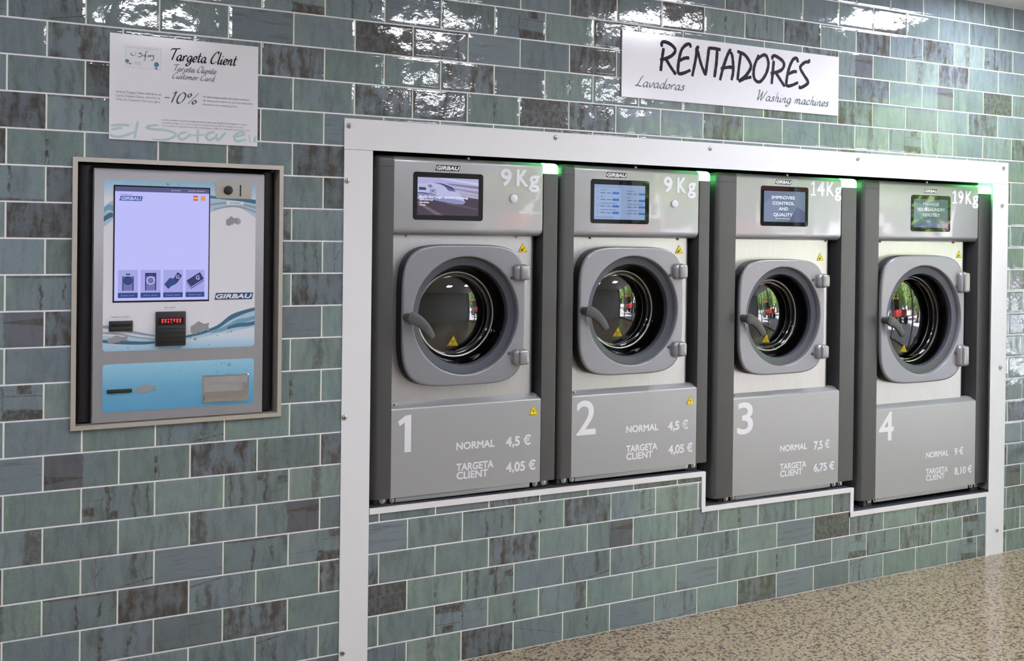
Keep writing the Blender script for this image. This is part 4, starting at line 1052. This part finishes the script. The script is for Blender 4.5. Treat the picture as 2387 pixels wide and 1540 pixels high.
for word in (ELS[:4], ELS[4:]):
    mb = MB()
    for j, st in enumerate(word): stroke(mb, st, 0.0072, W_ - 0.0004 + j * 0.00005, M_teal, taper=0.5)
    mb.build('watermark_lettering', r)['label'] = 'pale teal handwriting along the lower edge'
mb = MB()
cw = mat('card_print_white', (0.74, 0.75, 0.80, 1), 0.3); ln = mat('card_outline', srgb(168, 172, 192), 0.4)
mb.rect(-0.9167, -0.8158, 1.9365, 2.0005, W_ - 0.0003, ln); mb.rect(-0.9160, -0.8165, 1.9371, 1.9999, W_ - 0.0001, cw)
for j, st in enumerate([[(-0.8979, 1.9783), (-0.9014, 1.978), (-0.899, 1.9721), (-0.8908, 1.9741)], [(-0.8886, 1.9841), (-0.8873, 1.9732)], [(-0.8697, 1.9822), (-0.8791, 1.9801), (-0.8697, 1.9773), (-0.8743, 1.9707), (-0.8826, 1.9695)], [(-0.8602, 1.9782), (-0.8661, 1.974), (-0.8601, 1.972), (-0.8597, 1.9782)], [(-0.8532, 1.9899), (-0.8602, 1.9819), (-0.8613, 1.9646), (-0.8648, 1.9594)], [(-0.8507, 1.9778), (-0.8542, 1.9738), (-0.8495, 1.9725), (-0.8483, 1.9781)], [(-0.8471, 1.9782), (-0.8454, 1.9729), (-0.8431, 1.9785)], [(-0.8412, 1.9799), (-0.8404, 1.9734)], [(-0.8352, 1.9793), (-0.84, 1.9751), (-0.8364, 1.973), (-0.8387, 1.9642), (-0.8458, 1.9623)]]): stroke(mb, st, 0.0020, W_ + 0.0003 + j * 0.00002, M_tealink, taper=0.5)
bl = mat('bubble_blue', srgb(62, 128, 158), 0.4)
for x, z, rr in ((-0.9115, 1.9550, .0055), (-0.9040, 1.9480, .0028), (-0.9100, 1.9475, .0013), (-0.8985, 1.9500, .0013), (-0.8285, 1.9515, .0072), (-0.8290, 1.9400, .0035), (-0.8345, 1.9440, .0016)): mb.circ(x, z, rr, W_ + 0.0002, bl, 20)
text(mb, 'Bugaderia Autoservei', -.9105, -.8710, 1.9945, .0022, W_ + .0002, g2); text(mb, 'Lavandería Autoservicio', -.8630, -.8230, 1.9945, .0022, W_ + .0002, g2)
for k in range(3): mb.rect(-0.8925, -0.8720, 1.9475 + k * .003, 1.9485 + k * .003, W_ + .0002, ln)
mb.build('card_picture', r)

# ------------------------------------------------------------------ payment kiosk let into the wall
k = thing('payment_kiosk', 'silver and blue payment kiosk set into the tiled wall', 'payment kiosk', (-0.748, 0.10, 0.90))
mb = MB()
o_, i_ = (-1.0575, -0.4410, 0.8860, 1.6690), (-1.0440, -0.4535, 0.8985, 1.6560)
q = lambda r: [(r[0], r[2]), (r[1], r[2]), (r[1], r[3]), (r[0], r[3])]
qi = (i_[0], i_[1], i_[2], i_[3])
mb.rings([at_w(q(o_), 0.002), at_w(q(o_), 0.012), at_w(q(i_), 0.012), at_w(q(i_), -0.06)], M_alu)
mb.build('wall_frame', k, smooth=0)['label'] = 'beige aluminium frame'
mb = MB(); mb.box(-1.0435, -0.4540, -0.34, -0.075, 0.899, 1.6555, M_black); mb.build('cabinet', k)
M_post = add_grain(mat('black_powder_coat', (0.022, 0.021, 0.026, 1), 0.38, 0.2), 1500, 0.2, 0.1)
for a, b in ((-1.0360, -0.9965), (-0.5005, -0.4610)):
    s = 1 if a < -0.8 else -1
    mb = MB(); pr = [(a, -0.075), (a, -0.035), (a + 0.006, -0.026), (a + 0.014, -0.022), (b - 0.014, -0.022), (b - 0.006, -0.026), (b, -0.035), (b, -0.075)]
    mb.prism_z(pr, 0.903, 1.6480, M_post); mb.build('side_post', k)
mb = MB()
pr = [(-0.07, 0.8990), (-0.004, 0.8990), (0.0, 0.9020), (0.0, 1.6320), (-0.004, 1.6395), (-0.012, 1.6420), (-0.07, 1.6420)]
mb.prism_x(pr, -0.9975, -0.4985, M_silver); fp = mb.build('front_plate', k, smooth=30)
# printed panels (white to pale blue, fading with height)
def fade_mat(name, stops, z0, z1):
    m = mat(name, (0.8, 0.8, 0.8, 1), 0.32); nt = m.node_tree; n = nt.nodes
    tc = n.new('ShaderNodeTexCoord'); sp = n.new('ShaderNodeSeparateXYZ'); nt.links.new(tc.outputs['Object'], sp.inputs[0])
    mr = n.new('ShaderNodeMapRange'); mr.inputs[1].default_value = z0 - 0.90; mr.inputs[2].default_value = z1 - 0.90; nt.links.new(sp.outputs[2], mr.inputs[0])
    cr = n.new('ShaderNodeValToRGB'); nt.links.new(mr.outputs[0], cr.inputs[0])
    el = cr.color_ramp.elements
    while len(el) < len(stops): el.new(0.5)
    for e, (p, c) in zip(el, stops): e.position = p; e.color = c
    nt.links.new(cr.outputs[0], n['Principled BSDF'].inputs['Base Color'])
    return m
mw = (0.78, 0.78, 0.84, 1)
M_up = fade_mat('kiosk_water_print', [(0.0, srgb(150, 196, 224)), (0.06, srgb(205, 220, 236)), (0.14, mw), (0.88, mw), (0.95, srgb(176, 208, 228)), (1.0, srgb(150, 192, 220))], 1.1075, 1.6095)
M_lo = fade_mat('kiosk_blue_print', [(0.0, srgb(92, 160, 200)), (0.5, srgb(112, 176, 210)), (1.0, srgb(150, 204, 230))], 0.931, 1.0705)
ux0, ux1, uz0, uz1 = -0.9712, -0.5250, 1.1078, 1.6095
mb = MB(); mb.rings([at_w(round_rect(ux0, ux1, uz0, uz1, 0.010), w) for w in (-0.002, 0.0008)], M_up, caps=(True, True)); up = mb.build('graphic_panel', k); up['label'] = 'white panel printed with blue waves'
mb = MB(); mb.rings([at_w(round_rect(ux0 + .0006, ux1 - .0006, 0.9308, 1.0706, 0.010), w) for w in (-0.002, 0.0008)], M_lo, caps=(True, True)); lo = mb.build('graphic_panel', k); lo['label'] = 'pale blue lower panel'
# waves and bubbles on the print
w0 = 0.0010
WD, WM, WL, WG = [mat(nm, srgb(*c_), 0.32) for nm, c_ in (('wave_dark', (66, 112, 140)), ('wave_mid', (118, 164, 190)), ('wave_light', (176, 204, 222)), ('wave_grey', (150, 164, 178)))]
def wave(top, bot, m, j):
    mb = MB(); mb.flat(catmull(top, 5) + catmull(bot, 5)[::-1], w0 + 0.0001 * j, m); mb.build('wave_print', up)
wave([(-.6655, 1.575), (-.63, 1.569), (-.59, 1.568), (-.5252, 1.560)], [(-.6655, 1.5190), (-.62, 1.5330), (-.575, 1.535), (-.5252, 1.505)], WL, 0)
wave([(-.6655, 1.570), (-.63, 1.566), (-.58, 1.5665), (-.5252, 1.5605)], [(-.6655, 1.562), (-.63, 1.560), (-.58, 1.556), (-.5252, 1.548)], WD, 1)
wave([(-.6655, 1.545), (-.62, 1.552), (-.57, 1.549), (-.5252, 1.541)], [(-.6655, 1.540), (-.62, 1.545), (-.57, 1.543), (-.5252, 1.532)], WG, 1)
wave([(-.655, 1.530), (-.61, 1.541), (-.57, 1.540), (-.5252, 1.526)], [(-.655, 1.527), (-.61, 1.536), (-.57, 1.534), (-.5252, 1.520)], WG, 2)
wave([(-.9711, 1.528), (-.958, 1.541), (-.9455, 1.548)], [(-.9711, 1.470), (-.958, 1.480), (-.9455, 1.493)], WL, 0)
wave([(-.9711, 1.526), (-.958, 1.536), (-.9455, 1.534)], [(-.9711, 1.512), (-.958, 1.520), (-.9455, 1.515)], WM, 1)
wave([(-.9711, 1.500), (-.955, 1.512), (-.9455, 1.510)], [(-.9711, 1.485), (-.958, 1.494), (-.9455, 1.500)], WD, 1)
wave([(-.9709, 1.155), (-.92, 1.150), (-.86, 1.146), (-.8235, 1.142)], [(-.9709, 1.1150), (-.92, 1.118), (-.86, 1.1150), (-.8235, 1.118)], WL, 0)
wave([(-.9709, 1.143), (-.92, 1.139), (-.86, 1.134), (-.8235, 1.134)], [(-.9709, 1.134), (-.92, 1.128), (-.86, 1.125), (-.8235, 1.127)], WD, 1)
wave([(-.9709, 1.185), (-.93, 1.180), (-.88, 1.165), (-.8235, 1.152)], [(-.9709, 1.176), (-.93, 1.170), (-.88, 1.157), (-.8235, 1.147)], WG, 1)
wave([(-.9709, 1.165), (-.93, 1.161), (-.88, 1.150), (-.8235, 1.141)], [(-.9709, 1.160), (-.93, 1.156), (-.88, 1.146), (-.8235, 1.138)], WG, 2)
wave([(-.7352, 1.147), (-.69, 1.158), (-.64, 1.176), (-.60, 1.206), (-.56, 1.220), (-.5252, 1.228)], [(-.7352, 1.137), (-.69, 1.140), (-.64, 1.150), (-.60, 1.155), (-.56, 1.162), (-.5252, 1.168)], WL, 0)
wave([(-.7352, 1.147), (-.69, 1.158), (-.64, 1.176), (-.60, 1.206), (-.56, 1.220), (-.5252, 1.228)], [(-.7352, 1.141), (-.69, 1.149), (-.64, 1.165), (-.60, 1.190), (-.56, 1.208), (-.5252, 1.218)], WD, 1)
wave([(-.66, 1.160), (-.62, 1.171), (-.58, 1.192), (-.55, 1.196), (-.5252, 1.203)], [(-.66, 1.152), (-.62, 1.158), (-.58, 1.176), (-.55, 1.184), (-.5252, 1.191)], WM, 2)
wave([(-.61, 1.170), (-.58, 1.180), (-.55, 1.182), (-.5252, 1.186)], [(-.61, 1.162), (-.58, 1.168), (-.55, 1.170), (-.5252, 1.174)], WD, 3)
mb = MB()
for x, z, rr in ((-.706, 1.137, .0045), (-.720, 1.141, .003), (-.598, 1.156, .003), (-.607, 1.152, .002), (-.64, 1.145, .002), (-.78, 1.121, .002), (-.70, 1.120, .0015), (-.665, 1.118, .002), (-.94, 1.121, .0015), (-.90, 1.118, .002), (-.79, 1.600, .004), (-.84, 1.598, .0015), (-.76, 1.601, .002), (-.55, 1.583, .002)):
    mb.circ(x, z, rr, w0 + .0004, WD, 14); mb.circ(x + rr * .1, z + rr * .15, rr * .62, w0 + .0005, WL, 12)
mb.build('bubble_print', up)
mb = MB()
for x, z, rr in ((-.602, 1.0548, .0048), (-.615, 1.0600, .0022), (-.625, 1.0600, .0022), (-.650, 1.0560, .0018), (-.642, 1.0545, .0016), (-.604, 1.029, .0022), (-.638, 1.035, .0025), (-.752, 1.0440, .002), (-.720, 1.034, .0014), (-.70, 1.026, .0016), (-.665, 1.022, .002), (-.588, 1.036, .0012)):
    mb.circ(x, z, rr, w0, WD, 14); mb.circ(x + rr * .1, z + rr * .15, rr * .62, w0 + .0001, WL, 12)
mb.build('bubble_print', lo)
# hand pictograms
HAND = [(0, .1), (.28, .0), (.42, .14), (.55, .1), (.62, .24), (.78, .3), (1.0, .25), (.96, .62), (1.0, .86), (.72, .8), (.55, .92), (.4, 1.0), (.16, .74), (0, .62)]
def hand(parent, x0, x1, z0, z1, coin=False):
    mb = MB(); mb.flat([(x0 + a * (x1 - x0) * (.8 if coin else 1), z0 + b * (z1 - z0)) for a, b in catmull(HAND + [HAND[0]], 4)[:-1]], w0 + .0008, M_grey)
    if coin: mb.circ(x1 - (x1 - x0) * .2, z0 + (z1 - z0) * .48, (z1 - z0) * .34, w0 + .0007, mat('coin_print', srgb(168, 168, 172), 0.5), 20)
    mb.build('hand_pictogram', parent)
hand(up, -.6159, -.5726, 1.4790, 1.5083, True); hand(up, -.9568, -.9009, 1.1316, 1.1542); hand(up, -.7193, -.6650, 1.1511, 1.1890); hand(lo, -.8755, -.8198, .9802, 1.0074)
# brand logo, small labels
badge(up, -.6499, -.5305, 1.2535, 1.2745, 0.0010, dark=mat('logo_blue', srgb(44, 86, 130), 0.3), name='brand_logo')
for s, a, b, z, z1 in (('MONEDES', -.6160, -.5632, 1.5440, 1.5545), ('BITLLETS', -.8080, -.7554, 1.2283, 1.2373), ('TARGETA CLIENT', -.9533, -.8925, 1.2035, 1.2125)):
    mb = MB(); mb.rect(a, b, z, z1, w0 + .0009, mat('label_white', (.8, .8, .84, 1), .4)); d = (b - a) * (.2 if len(s) < 10 else .05)
    text(mb, s, a + d, b - d, z + (z1 - z) * .28, (z1 - z) * .44, w0 + .0012, M_ink, bold=.01)
    mb.build('slot_label', up)
# touch screen
sx0, sx1, sz0, sz1 = -.9446, -.6660, 1.2500, 1.5930
mb = MB(); mb.rings([at_w(q((sx0, sx1, sz0, sz1)), w) for w in (0.0, 0.0018)], M_blackg, caps=(True, True)); ts = mb.build('touch_screen', k)
E_ = 0.0021
mb = MB()
M_lil = emit_mat('scr_lilac', 178, 178, 236, 0.9); M_bar = emit_mat('scr_bar', 84, 86, 128, 0.8); M_nav = emit_mat('scr_button_navy', 46, 70, 128, 0.8); M_tile2 = emit_mat('scr_tile', 158, 158, 222, 0.85); M_dk = emit_mat('scr_dark', 44, 56, 100, 0.8)
ix0, ix1, iz0, iz1 = sx0 + .004, sx1 - .003, sz0 + .005, sz1 - .004
mb.rect(ix0, ix1, iz0, iz1, E_, M_lil); mb.rect(ix0, ix1, 1.5750, iz1, E_ + .0002, M_bar)
for a in (-.775, -.726, -.700): mb.rect(a - .004, a - .002, 1.579, 1.584, E_ + .0004, M_lil); mb.rect(a, a + .022 if a < -.74 else a + .018, 1.5805, 1.583, E_ + .0004, emit_mat('scr_bar_text', 150, 152, 190, .8))
M_dk2 = emit_mat('scr_logo', 60, 84, 150, 0.8)
text(mb, 'POWERED BY', -.9282, -.8927, 1.5640, .0032, E_ + .0004, M_dk2, bold=.01)
mb.flat([(-.9290, 1.5478), (-.8660, 1.5478), (-.8625, 1.5618), (-.9250, 1.5618)], E_ + .0002, M_dk2)
text(mb, 'GIRBAU', -.9245, -.8670, 1.5500, .0096, E_ + .0005, M_lil, bold=.04, shear=.22)
for a, c1, c2 in ((-.7162, (190, 50, 70), (225, 180, 60)), (-.6940, (205, 130, 130), (225, 190, 120))):
    mb.rect(a, a + .0137, 1.5535, 1.5675, E_ + .0003, emit_mat('scr_flag_a%d' % c1[0], *c1, .8))
    for j in range(1 if a < -.71 else 4):
        z = 1.5570 if a < -.71 else 1.5545 + j * .0034
        mb.rect(a, a + .0137, z, z + (.007 if a < -.71 else .0016), E_ + .0004, emit_mat('scr_flag_b%d' % c2[0], *c2, .8))
BT = ((-.9301, -.8745, 'Deseo Lavar'), (-.8666, -.8095, 'Deseo Secar'), (-.8019, -.7445, 'Cargar Saldo'), (-.7364, -.6803, 'Obtener Tarjeta'))
for j, (a, b, s) in enumerate(BT):
    mb.rect(a, b, 1.2633, 1.3452, E_ + .0002, M_tile2); mb.rect(a, b, 1.2633, 1.2782, E_ + .0003, M_nav)
    text(mb, s, a + .009, b - .009, 1.2685, .0038, E_ + .0005, M_tile2)
    c_ = (a + b) / 2
    if j < 2:
        mb.rect(c_ - .016 + j * .001, c_ + .016 - j * .001, 1.2845, 1.3365, E_ + .0004, emit_mat('scr_icon_grey', 108, 112, 168, .8))
        mb.rect(c_ - .016, c_ + .016, 1.3365 - .010, 1.3365, E_ + .0005, (M_tile2, M_dk)[j]); mb.rect(c_ - .006, c_ + .006, 1.3300, 1.3345, E_ + .0006, M_nav)
        mb.circ(c_, 1.3140, .0125, E_ + .0006, M_dk if j == 0 else M_lil, 24); mb.circ(c_, 1.3140, .0092, E_ + .0007, M_nav if j == 0 else emit_mat('scr_icon_grey', 108, 112, 168, .8), 24)
        mb.rect(c_ - .016, c_ - .013, 1.2845, 1.3265, E_ + .0006, M_dk); mb.rect(c_ + .013, c_ + .016, 1.2845, 1.3265, E_ + .0006, M_dk)
    elif j == 2:
        mb.flat([(c_ - .003, 1.312), (c_ + .013, 1.3385), (c_ + .0255, 1.328), (c_ + .012, 1.306)], E_ + .0004, M_dk)
        mb.flat([(c_ - .026, 1.3020), (c_ - .010, 1.3215), (c_ + .006, 1.3180), (c_ + .010, 1.3040), (c_ - .006, 1.2960), (c_ - .014, 1.2880)], E_ + .0005, M_nav)
        text(mb, 'G', c_ + .008, c_ + .018, 1.3190, .0105, E_ + .0007, M_lil, bold=.02)
    else:
        for d in (-.006, -.003, 0.0):
            mb.flat([(c_ - .026, 1.313 + d), (c_ + .014, 1.338 + d), (c_ + .026, 1.318 + d), (c_ - .012, 1.294 + d)], E_ + .0008 + d * .05, (M_nav, M_tile2, M_dk)[int((d + .006) / .003 + .5)])
        text(mb, 'G', c_ + .002, c_ + .013, 1.3155, .0125, E_ + .0011, M_lil, bold=.02)
mb.build('display', ts)['label'] = 'lilac menu screen with four picture buttons'
# coin slot plate
mb = MB(); mb.rings([at_w(round_rect(-.6495, -.5386, 1.5625, 1.6128, .007), w) for w in (.0, .0022)], mat('beige_plate', (.50, .47, .43, 1), .38, .7), caps=(True, True)); cpl = mb.build('coin_plate', k)
mb = MB(); mb.disc(-.6119, 1.5880, .0132, .002, .0095, M_black, 28, .002); mb.build('return_button', cpl)
mb = MB(); mb.rect(-.5762, -.5714, 1.5702, 1.6050, .0025, M_black); mb.build('coin_slot', cpl)
# bill reader
mb = MB()
mb.box(-.8225, -.7360, -.02, .010, 1.1190, 1.2210, M_black, .002); mb.box(-.8215, -.7370, .010, .016, 1.1200, 1.1800, M_black, .002)
for z in (1.132, 1.145, 1.158, 1.170): mb.box(-.8190, -.7395, .016, .0168, z, z + .001, M_rubber)
br = mb.build('bill_reader', k)
mb = MB(); mb.box(-.8165, -.7425, .0101, .0105, 1.1830, 1.2030, M_rubber); M_led = mat('red_led', (.3, .0, .0, 1), .4, emit=(1.0, .03, .04, 1), es=2.6)
for j in range(7):
    x = -.8065 + j * .0086
    for z in (1.1885, 1.1915, 1.1945, 1.1975): 
        if (j * 3 + int(z * 1000)) % 5: mb.rect(x, x + .0036, z, z + .0020, .0110, M_led)
    mb.rect(x - .001, x + .0046, 1.1975, 1.1992, .0110, M_led)
mb.build('red_lights', br)['label'] = 'row of glowing red lights'
# card slots
for nm, a, b, z0_, z1_ in (('card_reader', -.9540, -.8880, 1.1665, 1.1965), ('card_dispenser', -.9575, -.8885, .9865, .9970)):
    mb = MB(); mb.box(a, b, -.02, .007, z0_, z1_, M_black, .0015)
    if nm == 'card_reader': mb.box(a + .003, b - .003, .007, .011, z0_ + .001, z0_ + .012, M_black, .002); mb.box(a + .006, b - .006, .007, .0075, z0_ + .016, z0_ + .020, M_rubber)
    else: mb.box(a + .004, b - .004, .007, .009, z0_ + .002, z0_ + .006, M_black, .001)
    mb.build(nm, k)
# coin tray: a stainless recess
mb = MB(); a, b, z0_, z1_ = -.6815, -.5435, .9435, 1.0220
mb.rings([at_w(round_rect(a - .002, b + .002, z0_ - .002, z1_ + .002, .004), .0012), at_w(round_rect(a, b, z0_, z1_, .003), .0026), at_w(round_rect(a + .004, b - .012, z0_ + .004, z1_ - .018, .002), .0024)], M_chrome)
mb.build('coin_tray', k, smooth=0)['label'] = 'stainless coin return tray'
tray = bpy.data.objects['coin_tray']
mb = MB(); mb.rect(a + .003, b - .003, z0_ + .003, z1_ - .003, .0014, M_steel)
mb.box(a + .003, b - .003, .0016, .004, z1_ - .022, z1_ - .003, M_steel); mb.box(b - .016, b - .012, .0016, .0035, z0_ + .02, z1_ - .02, M_chrome)
mb.prism_x([(.0016, z0_ + .004), (.012, z0_ + .006), (.013, z0_ + .012), (.0016, z0_ + .030)], a + .003, b - .003, M_chrome)
mb.build('tray_lip', tray)

# ------------------------------------------------------------------ ceiling lights
M_lamp = mat('lit_diffuser', (.9, .9, .9, 1), .5, emit=(1.0, 1.0, 1.10, 1), es=LAMP)
for j, (x, w) in enumerate(LIGHTS):
    t = thing('ceiling_light', 'square white ceiling light panel', 'ceiling light', (x, -w, ZC), 'ceiling light panels')
    mb = MB(); mb.box(x - .20, x + .20, w - .20, w + .20, ZC - .012, ZC - .0005, M_white, .002); fr = mb.build('housing', t)
    mb = MB(); mb.box(x - .185, x + .185, w - .185, w + .185, ZC - .014, ZC - .0122, M_lamp); mb.build('diffuser', t)

# ------------------------------------------------------------------ street beyond the shop window (seen only in reflections)
M_road = add_grain(mat('pale_asphalt', (.36, .37, .40, 1), .8), 6, .12)
M_pave = mat('paving', (.30, .29, .30, 1), .8)
mb = MB(); mb.box(XR + .2, XR + 4.2, -40, 60, -.14, -.02, M_pave); struct(mb.build('pavement'))
mb = MB(); mb.box(XR + 4.2, 80, -40, 60, -.20, -.08, M_road); struct(mb.build('road'))
def leaf_mat(nm, c):
    m = mat(nm, c, .5); nt = m.node_tree; p = nt.nodes['Principled BSDF']
    oi = nt.nodes.new('ShaderNodeNewGeometry'); mr = nt.nodes.new('ShaderNodeMapRange'); mr.inputs[3].default_value = .45; mr.inputs[4].default_value = 1.6
    nt.links.new(oi.outputs['Random Per Island'], mr.inputs[0])
    vm = nt.nodes.new('ShaderNodeVectorMath'); vm.operation = 'SCALE'; vm.inputs[0].default_value = c[:3]; nt.links.new(mr.outputs[0], vm.inputs['Scale']); nt.links.new(vm.outputs[0], p.inputs['Base Color'])
    p.inputs['Transmission Weight'].default_value = 0.0
    tl = nt.nodes.new('ShaderNodeBsdfTranslucent'); nt.links.new(vm.outputs[0], tl.inputs[0])
    mx = nt.nodes.new('ShaderNodeMixShader'); mx.inputs[0].default_value = .45
    nt.links.new(p.outputs[0], mx.inputs[1]); nt.links.new(tl.outputs[0], mx.inputs[2]); nt.links.new(mx.outputs[0], nt.nodes['Material Output'].inputs[0])
    return m
M_leaf = leaf_mat('tree_leaves', (.28, .40, .14, 1)); M_bark = mat('bark', (.10, .075, .055, 1), .8)
rnd = random.Random(11)
mbl = MB(); i_leaf = mbl.mi(M_leaf)
blobs = [(0, 0, 3.6, 1.9), (1.2, .3, 2.9, 1.3), (-1.2, -.2, 3.0, 1.4), (.3, -.9, 4.6, 1.3), (-.4, .9, 4.4, 1.3), (.8, -.6, 2.2, 1.0), (-.9, .7, 2.1, 1.0), (.2, .6, 1.8, .9)]
for _ in range(9000):
    bx, by, bz, br_ = rnd.choice(blobs)
    d = Vector((rnd.gauss(0, 1), rnd.gauss(0, 1), rnd.gauss(0, 1))).normalized() * br_ * rnd.uniform(.55, 1.0) ** .5
    c_ = Vector((bx, by, bz)) + d; s = rnd.uniform(.07, .15)
    a = Vector((rnd.gauss(0, 1), rnd.gauss(0, 1), rnd.gauss(0, 1))).normalized(); b = a.orthogonal().normalized()
    n_ = a.cross(b)
    f = mbl.bm.faces.new([mbl.bm.verts.new(c_ + v) for v in (b * s, n_ * s * .55, -b * s, -n_ * s * .55)]); f.material_index = i_leaf
TREES = [(12.5, 1.0, 1.05), (13.2, 6.6, 1.1), (12.6, 12.4, 1.15), (14.0, 18.8, 1.3), (19.5, 2.6, 1.4), (20.0, 10.4, 1.4), (20.5, 19.5, 1.4), (13.0, -5.0, 1.2), (13.5, 26.5, 1.3)]
proto = None
for j, (x, w, s) in enumerate(TREES):
    t = thing('street_tree', 'leafy green street tree outside, mirrored in the tiles and door glass', 'tree', (x, -w, -.1), 'street trees across the road')
    t.scale = (s, s, s); t.rotation_euler = (0, 0, j * 1.3)
    if proto is None:
        cr = mbl.build('crown', None, origin=(0, 0, 0), smooth=0); tb = MB()
        tb.tube([(0, 0, 0), (.05, 0, 1.2), (0, .06, 2.4), (.05, 0, 3.8)], [.17, .14, .12, .06], M_bark, 10)
        for q in range(4): tb.tube([(0, .04, 2.2), (.5 * math.cos(q * 1.6), .5 * math.sin(q * 1.6), 3.0), (1.0 * math.cos(q * 1.6), 1.0 * math.sin(q * 1.6), 3.9)], [.07, .05, .02], M_bark, 8)
        tr = tb.build('trunk', None, origin=(0, 0, 0)); proto = (cr, tr)
        cr.parent = t; tr.parent = t
    else:
        for p_ in proto:
            d = p_.copy(); C.objects.link(d); d.parent = t
# red tractor standing at the kerb
M_red = mat('red_vehicle_paint', (.22, .018, .015, 1), .3); M_tyre = mat('tyre', (.02, .02, .02, 1), .8)
t = thing('red_tractor', 'small red tractor with amber beacons standing outside, mirrored in the door glass', 'tractor', (9.9, -8.6, -.08))
def wbox(mb, *a): mb.box(*a)
X0, W0 = 9.9, 8.6
mb = MB(); mb.box(X0 - .5, X0 + .5, W0 - 1.6, W0 + .1, .55, 1.25, M_red, .08); mb.box(X0 - .62, X0 + .62, W0 + .1, W0 + 1.5, .5, 1.15, M_red, .06); mb.build('body', t)
mb = MB(); mb.box(X0 - .55, X0 + .55, W0 + .2, W0 + 1.4, 1.15, 2.2, M_blackg, .05); mb.box(X0 - .62, X0 + .62, W0 + .1, W0 + 1.5, 2.2, 2.32, M_red, .04); mb.build('cab', t)
for sx in (-1, 1):
    for ww, rr in ((W0 - 1.2, .38), (W0 + .9, .6)):
        mb = MB(); n = 28
        mb.rings([[(X0 + sx * xx, -(ww + r_ * math.cos(2 * PI * i / n)), r_ * math.sin(2 * PI * i / n) + rr - .08) for i in range(n)] for xx, r_ in ((.55, rr * .5), (.55, rr * .92), (.58, rr), (.82, rr), (.85, rr * .92), (.85, rr * .5))], M_tyre, caps=(True, True)); mb.build('wheel', t)
    mb = MB(); mb.disc(X0 + sx * .42, 2.38, .07, W0 + .2, W0 + .34, mat('amber_beacon', (.8, .25, .02, 1), .3, emit=(1, .3, .03, 1), es=4), 16); mb.build('beacon', t)
# brick houses across the street
M_brick = mat('pink_brick', (.30, .20, .17, 1), .8); M_pale2 = mat('grey_render', (.40, .41, .42, 1), .8); M_pale = mat('pale_render', (.55, .56, .57, 1), .8)
for j, (a, b, x_, h_, m_, lb) in enumerate(((13.0, 20.0, 27.0, 10.5, M_brick, 'pink brick house across the street, mirrored in the door glass'), (-14.0, 12.7, 29.0, 8.0, M_pale, 'pale rendered house beside the brick one, mirrored in the door glass'), (20.3, 50.0, 28.0, 9.0, M_pale2, 'long grey terrace farthest along the street, mirrored in the door glass'))):
    t = thing('street_house', lb, 'house', (x_, -(a + b) / 2, -.1))
    mb = MB(); mb.box(x_, x_ + 8, a, b, -.1, h_, m_); mb.build('walls', t)
    y = a + 1.0
    while y < b - 1.6:
        for z in (1.0, 4.0) + ((6.8,) if h_ > 9.5 else ()):
            mb = MB(); mb.box(x_ - .03, x_ + .02, y, y + 1.0, z, z + 1.5, M_blackg); mb.box(x_ - .05, x_ - .03, y - .06, y + 1.06, z - .08, z, M_trim); mb.build('window', t)
        y += 2.4
